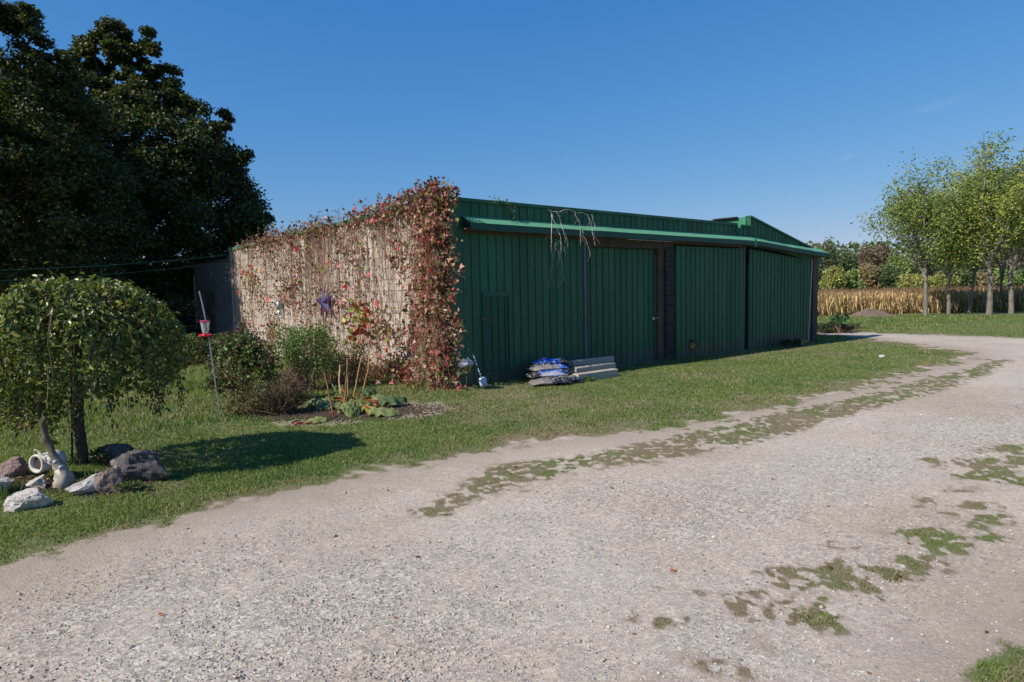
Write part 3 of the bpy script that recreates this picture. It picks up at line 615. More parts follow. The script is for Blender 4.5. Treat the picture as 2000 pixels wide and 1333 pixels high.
# hatch door in first sliding door
h0, h1 = fs(941), fs(995, 600); hz0, hz1 = .22, fz(968, 571)
b = MB(); fw = .05
b.box(Fp(h0, hz1-fw*1.5, .0), dF*(h1-h0), nF*.045, up*fw*1.5); b.box(Fp(h0, hz0, .0), dF*fw*.7, nF*.045, up*(hz1-hz0-fw*1.5)); b.box(Fp(h1-fw, hz0, .0), dF*fw, nF*.045, up*(hz1-hz0-fw*1.5)); b.box(Fp(h0, hz0-.03, .0), dF*(h1-h0), nF*.05, up*.03)
b.build('hatch_frame', M['hatch'], d1)
b = MB(); b.box(Fp(h0+fw*.7+.004, hz0+.004, .001), dF*(h1-h0-fw*1.7-.008), nF*.022, up*(hz1-hz0-fw*1.5-.008))
for k in range(4): b.box(Fp(h0+.05+k*.157, hz0+.01, .022), dF*.022, nF*.016, up*(hz1-hz0-.11))
b.build('hatch_door', M['hatch2'], d1)
b = MB(); zz = fz(942, 623); b.box(Fp(h0-.05, zz-.012, .045), dF*.13, nF*.012, up*.024); b.box(Fp(h0-.02, zz-.05, .05), dF*.035, nF*.02, up*.045); b.build('padlock', M['rust'], d1)
# pent canopy: lit sloping top, fascia, soffit
def canopy(sa, sb, dza, dzb, name='canopy', pr=.30):
    zi, zo, zf = 3.11, 2.96, 2.84
    b = MB(); 
    def q(s, z, o, dz): return Fp(s, z+dz, o)
    nseg = 14; ss = np.linspace(sa, sb, nseg); v = []
    for k, s in enumerate(ss):
        dz = dza+(dzb-dza)*k/(nseg-1)+rng.normal()*.004; j = rng.normal()*.004
        for (z, o) in ((zi, .002), (zo, pr), (zf+j, pr+.004), (zf+j, pr-.012), (zo-.02, pr-.014), (zi-.02, .002)): v.append(q(s, z, o, dz))
    k = 6; f = [[i*k+a, (i+1)*k+a, (i+1)*k+(a+1) % k, i*k+(a+1) % k] for i in range(nseg-1) for a in range(k)]
    f += [[0, 1, 2, 3], [0, 3, 4, 5], [(nseg-1)*k+3, (nseg-1)*k+2, (nseg-1)*k+1, (nseg-1)*k], [(nseg-1)*k+5, (nseg-1)*k+4, (nseg-1)*k+3, (nseg-1)*k]]
    top_f = [q for q in f[:(nseg-1)*6] if q[0] % 6 == 0]; oth = [q for q in f if q not in top_f]
    b.add(v, np.array(oth)[:, ::-1]); ob_ = b.build(name, M['fascia'], barn)
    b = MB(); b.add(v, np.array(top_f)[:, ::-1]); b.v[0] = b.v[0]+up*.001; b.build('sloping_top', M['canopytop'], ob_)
    b = MB(); v = [Fp(sa, zf+.012+dza, 0), Fp(sb, zf+.012+dzb, 0), Fp(sb, zf+.012+dzb, pr-.015), Fp(sa, zf+.012+dza, pr-.015)]
    v += [p+up*.03 for p in v]; b.add(v, np.array([[0, 1, 2, 3], [4, 7, 6, 5], [0, 4, 5, 1], [1, 5, 6, 2], [2, 6, 7, 3], [3, 7, 4, 0]])); b.build('soffit', M['soffit'], barn)
sC = fs(1456, 480); zdrop = fz(1600, 502)-2.83
canopy(.28, sC, 0, 0); canopy(sC+.004, fl+.20, 0.0, zdrop-.05)
b = MB(); b.box(Fp(sC-.06, 2.80, .29), dF*.09, nF*.022, up*.20); b.build('fascia_joint', M['greentrim'], barn)
b = MB(); b.box(Fp(.3, 2.80, -.05), dF*(sC-.3), nF*.05, up*.05); b.build('track_board', M['soffit'], barn)
# parapet cladding above the canopy
sN = fs(1438, 450); zT = 3.37
par = MB(); par.box(Fp(.25, 3.0, -.12), dF*(sN-.25), nF*.11, up*(zT-3.0)); par = par.build('parapet', M['green'], barn)
n = round((sN-.3)/PW_); w = (sN-.3)/n; me = panel_mesh(2.99, zT, zT, w)
for k in range(n):
    ob = bpy.data.objects.new('cladding_panel', me); link(ob); ob.parent = par; ob.location = dF*(.3+k*w)-nF*.008
b = MB(); b.box(Fp(.2, zT, -.14), dF*(sN-.2), nF*.18, up*.06); b.build('coping', M['green'], par)
b = MB(); b.box(Fp(sN+.005, 2.99, -.1), dF*.02, nF*.14, up*(zT-2.97)); b.build('parapet_end', M['greentrim'], barn)
# right-hand parapet: step, peak, long fall
sS = fs(1465, 430); sE = fs(1606, 500); zP = fz(1465, 425); zE2 = fz(1606, 498)
sR = sN+.16
par2 = MB(); v = [Fp(sR, 2.95, -.06), Fp(sS, 2.95, -.06), Fp(sS, zT, -.06), Fp(sR, zT, -.06)]
par2.box(Fp(sR, 2.95, -.1), dF*(sS-sR), nF*.09, up*(zT-2.95))
vv = [Fp(sS, 2.95, -.01), Fp(sE, 2.40, -.01), Fp(sE, zE2, -.01), Fp(sS, zP, -.01)]; vv += [p-nF*.09 for p in vv]
par2.add(vv, np.array([[0, 1, 2, 3], [7, 6, 5, 4], [0, 4, 5, 1], [1, 5, 6, 2], [2, 6, 7, 3], [3, 7, 4, 0]]))
par2 = par2.build('parapet', M['green'], barn)
def ztop(s): return zT if s < sS else zP+(zE2-zP)*(s-sS)/(sE-sS)
def zlow(s): return 3.06+(zdrop-.05)*max(0, (s-sC))/(fl+.28-sC)
s = sR
while s < sE-.1:
    w = min(PW_, sE-s)
    if s < sS < s+w-.02: w = sS-s
    m0 = panel_mesh(zlow(s)-.12, ztop(s+1e-4)-.01, (ztop(s+w) if s+w > sS+1e-3 else zT)-.01, w)
    ob = bpy.data.objects.new('cladding_panel', m0); link(ob); ob.parent = par2; ob.location = dF*s-nF*.008; s += w
b = MB(); p0 = Fp(sS-.01, zP, -.14); p1 = Fp(sE+.06, zE2-.01, -.14); b.box(p0, p1-p0, nF*.18, up*.05); b.build('coping', M['green'], par2)
b = MB(); b.box(Fp(sR-.01, zT, -.14), dF*(sS-sR+.01), nF*.18, up*.035); b.box(Fp(sR-.025, 3.0, -.12), dF*.022, nF*.16, up*(zT-3.0)); b.build('parapet_end', M['greentrim'], par2)
# raised roof: sunlit side wall running back, with ragged dark sheet on top
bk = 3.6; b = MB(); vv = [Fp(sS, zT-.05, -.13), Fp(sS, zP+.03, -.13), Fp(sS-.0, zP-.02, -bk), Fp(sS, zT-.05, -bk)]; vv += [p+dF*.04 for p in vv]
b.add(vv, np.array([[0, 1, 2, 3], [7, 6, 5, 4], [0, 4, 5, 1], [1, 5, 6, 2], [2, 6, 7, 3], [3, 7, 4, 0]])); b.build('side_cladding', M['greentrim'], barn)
b = MB()
for k in range(9):
    o0 = -.35-k*.36; b.box(Fp(sS-.10-.03*(k % 2), zP+.02-.012*k+(.015 if k % 2 else 0), o0), dF*3.3-up*.62, -nF*.37, up*.035)
b.build('roof_sheet', M['darksteel'], barn)
# small black door in the shaded rear wing
b = MB(); tw = wt(422, 640); b.box(Wp(tw, .1, .01), eF*1.2, dF*.05, up*1.9); b.build('wing_door', M['beam'], barn)

# ================================================================== things on and by the wall
# star
Pc = onpl(634, 592, A-dF*.10, dF)
b1 = MB(); b2 = MB()
R1, R2 = .46, .17; cen = Pc-dF*.09; pts = []
tilt = .12
for k in range(10):
    a = math.pi/2+k*math.pi/5+tilt; r_ = (R1 if k % 2 == 0 else R2)
    pts.append(Pc-eF*math.cos(a)*r_*1.35+up*math.sin(a)*r_)
for k in range(10):
    (b1).add([cen, pts[k], pts[(k+1) % 10], Pc+dF*.015], np.array([[0, 1, 2], [3, 2, 1]]))
star = solo('star_ornament', b1, M['star'], 'dark purple five pointed tin star hung on the block wall', 'star', Pc)
# lantern on wall
Pw = onpl(545, 600, A-dF*.12, dF)
t_ = thing('wall_lantern', 'small pale grey lantern fixed to the vine covered block wall', 'lantern', Pw)
b = MB(); b.lathe(Pw, [(.0, .19), (.05, .17), (.085, .10), (.09, .02), (.075, -.06), (.03, -.09), (0, -.09)], 10); b.build('housing', M['galv'], t_, smooth=True)
b = MB(); b.box(Pw+dF*.0-up*.03-eF*.03, dF*.13, eF*.06, up*.06); b.lathe(Pw-up*.09, [(.03, 0), (.055, -.05), (.06, -.14), (.0, -.16)], 10); b.build('bracket', M['galv'], t_)

# ------------------------------------------------------------------ the creeper
vine = thing('creeper', 'autumn creeper of red and maroon leaves with bare tan stems over the block wall', 'vine', Wp(.3, 0, .05))
st = MB(); tipsP = []; 
def dens(t): return np.clip(1.15-(t/13.8)**1.6, .12, 1)
clump = np.sort(rng.random(46)**1.1*13.6)
for k in range(960):
    t0 = clump[rng.integers(0, 46)]+rng.normal()*.11 if rng.random() < .55 else rng.random()**1.15*13.6
    if t0 < .02 or rng.random() > dens(t0): continue
    if t0 > 1.2 and rng.random() > .42+.8*np.clip((vn(t0*1.1, 0., 5)-.3)*2.5, 0, 1): continue
    ztopv = HT+rng.normal()*.05 if rng.random() < .5 else rng.uniform(.8, HT)
    L = min(ztopv-.02, rng.uniform(.5, 3.3)); n_ = 13; zz = np.linspace(ztopv, ztopv-L, n_)
    o = .015+abs(rng.normal())*.05+(.14*math.exp(-t0/.7) if t0 < 2 else 0)
    tt = t0+np.cumsum(rng.normal(size=n_)*.03)+rng.normal()*.25*np.linspace(0, 1, n_)**2
    oo = np.clip(o+np.cumsum(rng.normal(size=n_)*.014), .012, .4)
    P = np.array([Wp(a, z, c) for a, z, c in zip(tt, zz, oo)])
    k_ = rng.random(); col = np.array([1.05, .98, .9])*rng.uniform(.6, 1.4) if k_ < .72 else np.array([.75, .42, .38])
    st.tube(P, np.linspace(.0075, .002, n_)*rng.uniform(.5, 1.5), 3, col, caps=False)
    for _ in range(3):
        j_ = rng.integers(1, n_-1); a = rng.uniform(-1, 1); q = P[j_]; L2 = rng.uniform(.06, .25)
        st.tube(curve(q, q+eF*a*L2-dF*rng.uniform(0, .08)+up*rng.uniform(-.8, .3)*L2, (0, 0, 0), 4, .02), .0022, 3, col*.85, caps=False)
for k in range(170):   # matted twigs round the corner
    t0 = abs(rng.normal())*.45; z0 = rng.uniform(.1, HT+.1); n_ = 7; L = rng.uniform(.3, 1.1); o0 = rng.uniform(.05, .28)*math.exp(-t0/1.2)+.03
    a = rng.normal()*.5; P = np.array([Wp(t0+a*q*L*.4, max(z0-q*L, .03), o0+.06*math.sin(q*3.1)) for q in np.linspace(0, 1, n_)])
    st.tube(wiggle(P, .016), .004, 3, np.array([.95, .72, .64])*rng.uniform(.6, 1.4), caps=False)
for k in range(380):   # cross tangle
    t0 = rng.random()**1.2*12.5; z0 = HT-abs(rng.normal())*.7 if rng.random() < .6 else rng.uniform(.2, HT)
    n_ = 6; a = rng.uniform(0, 6.28); L = rng.uniform(.2, .8)
    P = np.array([Wp(t0+math.cos(a)*L*q, np.clip(z0+math.sin(a)*L*q-.4*q*q*L, .05, HT+.25), .05+.07*math.sin(q*3)+.02*k/380) for q in np.linspace(0, 1, n_)])
    st.tube(wiggle(P, .012), .0035, 3, np.array([.9, .75, .65])*rng.uniform(.5, 1.1), caps=False)
for k in range(70):    # sprigs rising over the top
    t0 = rng.random()**1.0*11; L = rng.uniform(.12, .38); lean = rng.normal()*.2
    P = curve(Wp(t0, HT-.05, -.05), Wp(t0+lean, HT+L, rng.uniform(-.1, .15)), (0, 0, 0), 4); st.tube(wiggle(P, .01), .0035, 3, (.5, .3, .28), caps=False)
    for p in P[1:]: tipsP.append(p)
    tipsP.append(P[-1])
st.build('stem', M['twig'], vine, kind='stuff')
PL = []; SZ = []
# clusters
hot = [(rng.random()**1.2*12.5, HT*(1-rng.random()**.9*.9)) for _ in range(34)]
for k in range(820):
    u = rng.random()
    if u < .25: t0 = rng.random()**1.1*12.0; z0 = HT-abs(rng.normal())*.16+.05; sp = (.24, .10, .10); m_ = 10
    elif u < .36: t0 = abs(rng.normal())*.5; z0 = rng.uniform(.1, HT+.1); sp = (.20, .24, .14); m_ = 15
    else: t0 = rng.random()**1.35*13; z0 = HT*(1-rng.random()**.85*.95); sp = (.15, .20, .05); m_ = 10
    if u >= .36 and rng.random() < .62:
        h_ = hot[rng.integers(0, len(hot))]; t0 = h_[0]+rng.normal()*.30; z0 = min(HT, h_[1]+rng.normal()*.28); sp = (.12, .14, .06)
    elif u >= .36 and t0 > 1.3 and vn(t0*1.3, z0*1.2, 9) < .36: continue
    for q in range(int(m_*rng.uniform(.3, 1.7))):
        o = .06+abs(rng.normal())*sp[2]+(.25*math.exp(-t0/.6)*rng.random())
        PL.append(Wp(max(t0, 0)+rng.normal()*sp[0], min(z0+rng.normal()*sp[1], HT+.33), o))
for k in range(1700):
    z0 = rng.random()**.8*(HT+.15); a = rng.uniform(-.1, 1.0); rr_ = .10+.30*rng.random()*(.4+.8*z0/HT)+.06*math.sin(z0*5)
    PL.append(Wp(.26-.56*a+rng.normal()*.1, z0, rr_*(1-.7*a)) if a > 0 else Wp(.4, z0, rr_))
for k in range(1100):
    t0 = abs(rng.normal())*1.3; PL.append(Wp(t0, HT+rng.uniform(-.15, .30)*math.exp(-t0/4), rng.uniform(-.25, .3)))
for k in range(1500):
    t0 = rng.random()*6.2; z0 = abs(rng.normal())*.20+.02; PL.append(Wp(t0, z0, .1+abs(rng.normal())*.28))
PL = np.array(PL); nL = len(PL)
pal = [(.30, .07, .06), (.19, .05, .055), (.13, .055, .04), (.085, .115, .035), (.20, .20, .06), (.44, .28, .20), (.34, .17, .14), (.45, .07, .06)]
V1 = maple_leaves(PL, rng.choice([.045, .06, .08, .10, .125], nL, p=[.25, .3, .25, .13, .07])*rng.uniform(.85, 1.15, nL), pal, np.tile(-dF*1.0, (nL, 1)), .35, [.12, .16, .17, .17, .07, .12, .15, .04])
tp = np.array(tipsP)+rng.normal(size=(len(tipsP), 3))*.035
V2 = maple_leaves(tp, rng.uniform(.05, .10, len(tp)), pal[:5], np.tile(-dF, (len(tp), 1)), .3)
# large bright leaves
PB = np.array([Wp(*q) for q in zip(rng.random(80)**1.2*12.5, rng.uniform(.5, 3.1, 80), rng.uniform(.1, .2, 80))])
V3 = maple_leaves(PB, rng.uniform(.12, .19, 80), [(.50, .05, .04), (.30, .30, .07), (.42, .12, .08), (.15, .05, .03)], np.tile(-dF*2.5, (80, 1)), .25)
v, f, c = merge(V1, V2, V3); put('foliage', v, f, M['leaf'], vine, c, False, 'stuff')

# hanging dead vines over the canopy
def hang(px0, py0, pts, r=.008):
    return [onpl(x, y, A+nF*.36, nF) for x, y in [(px0, py0)]+pts]
dv = MB()
for pl, r0 in (([(1076, 412), (1078, 440), (1076, 470), (1078, 495)], .010), ([(1076, 414), (1082, 435), (1092, 455), (1097, 475), (1094, 500), (1086, 518)], .009), ([(1085, 412), (1096, 432), (1100, 450), (1108, 465), (1109, 486)], .008),
               ([(1090, 490), (1098, 515), (1100, 540), (1098, 551)], .007), ([(1123, 414), (1132, 438), (1140, 460), (1150, 485), (1152, 500), (1146, 512)], .009), ([(1148, 420), (1156, 440), (1158, 462), (1162, 476)], .009), ([(1156, 419), (1162, 440), (1160, 458), (1167, 470)], .007),
               ([(1070, 410), (1090, 414), (1110, 410), (1124, 414), (1150, 420)], .006), ([(1134, 440), (1134, 460), (1133, 480)], .005), ([(1086, 468), (1084, 480), (1088, 490)], .004), ([(1079, 495), (1078, 520), (1073, 560)], .003), ([(1095, 478), (1102, 485), (1104, 500)], .004)):
    P = np.array([onpl(x, y, A+nF*.36, nF) for x, y in pl]); t = np.linspace(0, 1, len(P)); tq = np.linspace(0, 1, len(P)*3)
    Q = np.stack([np.interp(tq, t, P[:, k]) for k in range(3)], 1); dv.tube(wiggle(Q, .008), np.linspace(r0, r0*.4, len(Q)), 4, (1.15, 1.1, 1.05), caps=False)
    for _ in range(3):
        k = rng.integers(1, len(Q)-1); q = curve(Q[k], Q[k]+dF*rng.normal()*.12-up*rng.uniform(.03, .2), (0, 0, 0), 3); dv.tube(q, .003, 3, (1.1, 1, .95), caps=False)
solo('dead_vine', dv, M['deadtwig'], 'bare grey dead vine stems dangling over the green canopy', 'vine', Fp(3.0, 3.2, .3))
sp = thing('vine_sprig', 'small green vine sprig trailing over the barn roof edge', 'vine', Fp(fs(985, 400), 3.4, .05))
P = np.array([onpl(x, y, A+nF*.07, nF) for x, y in ((962, 393), (975, 391), (990, 395), (997, 402), (1000, 412), (1002, 424))]); b = MB(); b.tube(P, .004, 3, (.5, .6, .4)); b.build('stem', M['twig'], sp)
q = np.repeat(P, 16, 0)+rng.normal(size=(96, 3))*.035; v, f, c = leaves(q, rng.uniform(.03, .06, 96), .6, [(.10, .14, .04), (.22, .18, .10), (.06, .10, .03)]); put('foliage', v, f, M['leaf'], sp, c)

# ================================================================== rocks and small things
def rock(name, px, py, sx, sy, sz, rz, mat, label, seed, sink=.25, group='rocks around the small tree'):
    b = gnd(px, py); r0 = random.Random(seed)
    bm_v = []; n = 44; m = 26
    for i in range(m+1):
        for j in range(n):
            ph = math.pi*i/m; th = 2*math.pi*j/n; bm_v.append((math.sin(ph)*math.cos(th), math.sin(ph)*math.sin(th), math.cos(ph)))
    v = np.array(bm_v)
    for k in range(16):
        d = Vector((r0.gauss(0, 1), r0.gauss(0, 1), r0.gauss(0, .8))).normalized(); h = r0.uniform(.42, .8)
        pr_ = v @ np.array(d); ex = np.clip(pr_-h, 0, None); v = v-ex[:, None]*np.array(d)*.95
    for k in range(len(v)):
        p = Vector(v[k]*1.6)+Vector((seed*3.1, 0, 0)); w_ = mnoise.noise(p)*.2+mnoise.noise(p*3.3)*.10-abs(mnoise.noise(p*5+Vector((7, 1, 2))))*.13+mnoise.noise(p*11)*.03; v[k] *= 1+w_
    v = v*[sx, sy, sz]; c, s = math.cos(rz), math.sin(rz); v = np.stack([v[:, 0]*c-v[:, 1]*s, v[:, 0]*s+v[:, 1]*c, v[:, 2]], 1)
    v = v+b+[0, 0, sz*(1-sink*2)]
    f = []
    for i in range(m):
        for j in range(n): f.append((i*n+j, (i+1)*n+j, (i+1)*n+(j+1) % n, i*n+(j+1) % n))
    mb = MB(); mb.add(v, np.array(f)); return solo(name, mb, mat, label, 'rock', b, group)
rock('rock', 284, 938, .33, .26, .22, .2, M['rockgrey'], 'largest dark grey boulder at the right end of the rock ring', 1)
rock('rock', 232, 905, .30, .15, .14, .1, M['rockgrey'], 'long dark boulder behind the largest grey boulder', 2)
rock('rock', 216, 960, .17, .15, .17, .5, M['rockpink'], 'pinkish brown boulder leaning on the left of the largest grey one', 3)
rock('rock', 170, 965, .24, .11, .12, .55, M['rockwhite'], 'sloping flat pale slab left of the pinkish boulder', 4)
rock('rock', 60, 992, .25, .14, .13, .15, M['rockwhite'], 'bright white limestone rock at the front of the ring', 5)
rock('rock', 72, 955, .17, .10, .09, -.2, M['rockwhite'], 'small pale rock just behind the bright white front rock', 6)
rock('rock', 20, 930, .25, .15, .12, .1, M['rockpink'], 'long tan rock lying left of the white pot', 7)
rock('rock', -4, 965, .17, .14, .14, .3, M['rockwhite'], 'pale rock cut off by the left edge of the picture', 8)
# driftwood: curved branch flaring to a pale bleached foot
tb = gnd(122, 950)
def nearY(px, py, dy=0.): return atY(px, py, tb[1]+dy)
dw = thing('driftwood', 'curved piece of driftwood with dark stem and pale flared foot under the small tree', 'driftwood', tb)
def smooth(P, n):
    P = np.array(P); t = np.linspace(0, 1, len(P)); tq = np.linspace(0, 1, n)
    # catmull
    out = []
    for q in tq:
        u = q*(len(P)-1); i = min(int(u), len(P)-2); f_ = u-i; p0 = P[max(i-1, 0)]; p1 = P[i]; p2 = P[i+1]; p3 = P[min(i+2, len(P)-1)]
        out.append(.5*((2*p1)+(-p0+p2)*f_+(2*p0-5*p1+4*p2-p3)*f_*f_+(-p0+3*p1-3*p2+p3)*f_**3))
    return np.array(out)
P = smooth([nearY(88, 815), nearY(84, 835), nearY(90, 858), nearY(100, 880), nearY(112, 905), nearY(124, 928), nearY(124, 948), nearY(118, 958)], 26)
rr_ = np.interp(np.linspace(0, 1, 26), [0, .15, .5, .65, .8, .95, 1], [.02, .028, .035, .055, .095, .10, .07])
b = MB(); b.tube(P, rr_, 12); v = b.v[0]; k = np.repeat(np.arange(26)/25, 12); pal_d = np.array([.28, .24, .20])*(1-k)[:, None]**1+np.array([1., .97, .92])*k[:, None]; w3 = np.clip((k[:, None]-.40)/.3, 0, 1); pal_d = np.array([.20, .16, .13])*(1-w3)+np.array([.66, .60, .52])*w3; pal_d = pal_d*(.75+.35*np.abs(np.sin(np.tile(np.arange(12), 26)*1.9))[:, None])
for q in range(len(v)): v[q] += np.array(mnoise.noise_vector(Vector(v[q]*14)))*.016
b.c[0] = pal_d; b.build('stem', M['white'], dw, True)
b = MB()
for pl, r0 in (([(122, 915), (105, 905), (92, 900), (80, 890), (67, 878)], .032), ([(120, 925), (112, 918), (104, 915)], .045), ([(110, 905), (98, 896), (88, 892)], .03), ([(112, 908), (104, 900), (96, 898)], .022)):
    Q = smooth([nearY(x, y, -.02) for x, y in pl], 12); b.tube(wiggle(Q, .006), np.linspace(r0, .008, 12), 7, (1, .97, .93))
b.build('root_spur', M['white'], dw, True)
# white pot on its side
pb = gnd(72, 935); pc = atY(70, 907, pb[1]-.08); axv = np.array([.30, .95, -.02])
pot = thing('plant_pot', 'white round pot lying on its side with soil inside beside the driftwood', 'pot', pb)
b = MB(); b.lathe(pc, [(.066, .05), (.068, .0), (.088, -.004), (.092, .015), (.088, .04), (.086, .12), (.096, .17), (.085, .24), (.0, .26)], 20, axis=axv); b.build('body', M['white'], pot, True)
b = MB(); b.lathe(pc, [(.0, .028), (.04, .022), (.07, .04)], 12, axis=axv); b.build('soil', M['soil'], pot)

# small weeping tree
tbase = gnd(160, 905); tb2 = tbase.copy()
tree = thing('weeping_tree', 'small round-headed weeping tree with glossy green leaves beside the rocks', 'tree', tbase)
def tY(px, py, dy=0.): return atY(px, py, tbase[1]+dy)
b = MB(); P = smooth([tY(162, 912), tY(160, 880), tY(156, 845), tY(153, 800), tY(152, 745), tY(152, 690)], 18); b.tube(wiggle(P, .003), np.interp(np.linspace(0, 1, 18), [0, .1, .5, 1], [.068, .056, .05, .045]), 10, (.75, .7, .68)); 
top = P[-1]
b.build('trunk', M['bark'], tree, True)
CX = tY(158, 640); RX = .94; cz0, cz1 = .60, 1.90
br = MB(); tips = []; shoots_ = []
for k in range(46):
    a = 2*math.pi*k/46+rng.normal()*.1; R_ = RX*rng.uniform(.6, 1.0); zt = rng.uniform(1.35, 1.86)
    mid = top+np.array([math.cos(a)*R_*.5, math.sin(a)*R_*.5, zt-top[2]+.05]); end = np.array([CX[0]+math.cos(a)*R_, CX[1]+math.sin(a)*R_, rng.uniform(.55, 1.0)]); sh = np.array([CX[0]+math.cos(a)*R_*.92, CX[1]+math.sin(a)*R_*.92, (zt+end[2])/2+.2])
    P = smooth([top-[0, 0, .08*rng.random()], mid, sh, end], 14); P = wiggle(P, .012); br.tube(P, np.linspace(.018, .003, 14), 4, (.9, .75, .6), caps=False); tips.append(P[3:])
for k in range(12):
    a = rng.uniform(0, 6.28); R_ = RX*rng.uniform(.1, .7); e = np.array([CX[0]+math.cos(a)*R_, CX[1]+math.sin(a)*R_, rng.uniform(1.8, 1.93)]); P = smooth([top, (top+e)/2+[0, 0, .15], e], 8); br.tube(P, np.linspace(.013, .003, 8), 4, (.9, .75, .6), caps=False)
pw_ = smooth([tY(100, 570, -.2), tY(108, 545, -.2), tY(95, 535, -.2), tY(90, 528, -.2)], 6) if False else smooth([tY(135, 565, -.1), tY(120, 545, -.1), tY(100, 532, -.1), tY(92, 526, -.1)], 6)
br.tube(pw_, .004, 4, (.9, .8, .4), caps=False)
br.build('branch', M['bark'], tree, kind='stuff')
SH = True
for k in range(34):
    a = rng.uniform(0, 6.28); R_ = RX*rng.uniform(.75, .99); q = np.array([CX[0]+math.cos(a)*R_, CX[1]+math.sin(a)*R_, rng.uniform(1.0, 1.6)]); BRX = curve(q, q+[math.cos(a)*.03, math.sin(a)*.03, -rng.uniform(.2, .5)], (0, 0, 0), 5)
    shoots_.append(BRX)
# leaf shell: squashed dome
n_ = 12500; U = unit(rng.normal(size=(n_, 3))); U[:, 2] = np.where(U[:, 2] < -.55, -U[:, 2], U[:, 2])
az = np.arctan2(U[:, 1], U[:, 0]); lump = 1+.06*np.sin(az*3+1)+.05*np.sin(az*7+2)+.04*np.sin(az*12+U[:, 2]*6)
sq = np.sign(U[:, 2])*np.abs(U[:, 2])**.8
rho = rng.uniform(.62, 1.0, n_)**.5; ringr = np.sqrt(np.clip(1-np.abs(U[:, 2])**2.1, 0, 1))
LP = np.stack([CX[0]+ringr*np.cos(az)*RX*rho*lump, CX[1]+ringr*np.sin(az)*RX*rho*lump, 1.20+sq*rng.uniform(.80, 1.03, n_)*.70*lump], 1)
low = LP[:, 2] < .80+.12*np.sin(az*5+.7)+.1*np.sin(az*2); LP = LP[~(low & (rng.random(n_) < .8))]
# hanging tassels at the skirt
tas = []
for k in range(46):
    a = rng.uniform(0, 6.28); R_ = RX*rng.uniform(.5, 1.0); x0, y0 = CX[0]+R_*math.cos(a), CX[1]+R_*math.sin(a); L_ = rng.uniform(.05, .30)
    for q in range(int(L_*70)): tas.append((x0+rng.normal()*.03, y0+rng.normal()*.03, .85-L_*rng.random()*1.4))
px_l = [tY(x, y, -.3)+rng.normal(size=3)*.07 for x, y in [(-20, 790), (0, 810), (20, 800), (40, 820), (30, 770), (60, 810), (75, 790), (100, 800), (95, 825), (120, 785), (60, 770)] for _ in range(60)]+[tY(rng.uniform(20, 250), 563+rng.normal()*8, rng.uniform(-.5, .5))+[0, 0, rng.uniform(0, .06)] for _ in range(260)]
LP2 = np.concatenate([LP, np.array(px_l), pw_+rng.normal(size=pw_.shape)*.02]); n2 = len(LP2)
palw = [(.095, .125, .026), (.135, .17, .034), (.20, .215, .045), (.065, .085, .02), (.30, .27, .06), (.14, .095, .04)]
outn = unit(LP2-[CX[0], CX[1], 1.1])
v1 = leaves(LP2, rng.choice([.038, .05, .062, .08], n2)*rng.uniform(.85, 1.15, n2), .52, palw, 'droop', .55, outn*1.0+[0, 0, .3], .3, .25, [.27, .27, .2, .16, .06, .04], True)
shb = MB(); [shb.tube(wiggle(q, .018), .0028, 4, (.75, .8, .5), caps=False) for q in shoots_]; shb.build('shoot', M['stick'], tree, kind='stuff')
tas = np.array(tas); v2 = leaves(tas, rng.uniform(.03, .06, len(tas)), .5, [(.07, .045, .025), (.05, .06, .02), (.10, .06, .035)], 'droop', 1.2, None, .4, .3, None, True)
v, f, c = merge(v1, v2); put('foliage', v, f, M['leafgloss'], tree, c, False, 'stuff')
b = MB(); b.tube([tY(141, 898, .05), tY(139, 700, .05)], .011, 6, (1, 1, 1)); solo('tree_stake', b, M['beam'], 'thin wooden stake standing left of the small tree trunk', 'stake', tY(141, 898, .05))

# feeder pole and feeder
p0 = gnd(430, 818); b = MB()
pk = [atY(430, 818, p0[1]), atY(425, 780, p0[1]), atY(416, 715, p0[1]), atY(407, 655, p0[1]), atY(396, 598, p0[1]), atY(389, 569, p0[1])]
b.tube(smooth(pk, 14), .010, 7); solo('feeder_pole', b, M['galv'], 'thin leaning grey metal pole on the lawn holding the red feeder', 'pole', p0)
fc = atY(401, 640, p0[1]-.03)
fd = thing('hummingbird_feeder', 'red and clear hummingbird feeder hung on the leaning pole', 'bird feeder', fc-[0, 0, .13])
sc_ = 1.15
b = MB(); b.lathe(fc, [(.055*sc_, .085), (.052*sc_, .05), (.045*sc_, -.02), (.035*sc_, -.075), (.032*sc_, -.09), (0, -.09)], 14); b.build('bottle', M['glass'], fd, True)
b = MB(); b.lathe(fc, [(0, .105), (.055*sc_, .10), (.064*sc_, .09), (.06*sc_, .078), (0, .078)], 14); b.build('cap', M['pink'], fd)
b = MB(); b.lathe(fc, [(0, -.09), (.05*sc_, -.09), (.085*sc_, -.11), (.08*sc_, -.125), (.04, -.14), (0, -.14)], 14)
for k in range(5):
    a = k*1.257; b.lathe(fc+[math.cos(a)*.075, math.sin(a)*.075, -.10], [(.02, -.01), (.022, 0), (.0, .012)], 6)
b.build('base', M['red'], fd)
b = MB(); b.tube([fc+[-.05, 0, .10], fc+[-.05, 0, .16], fc+[.05, 0, .16], fc+[.05, 0, .10]], .003, 4); b.build('hanger', M['blackm'], fd)

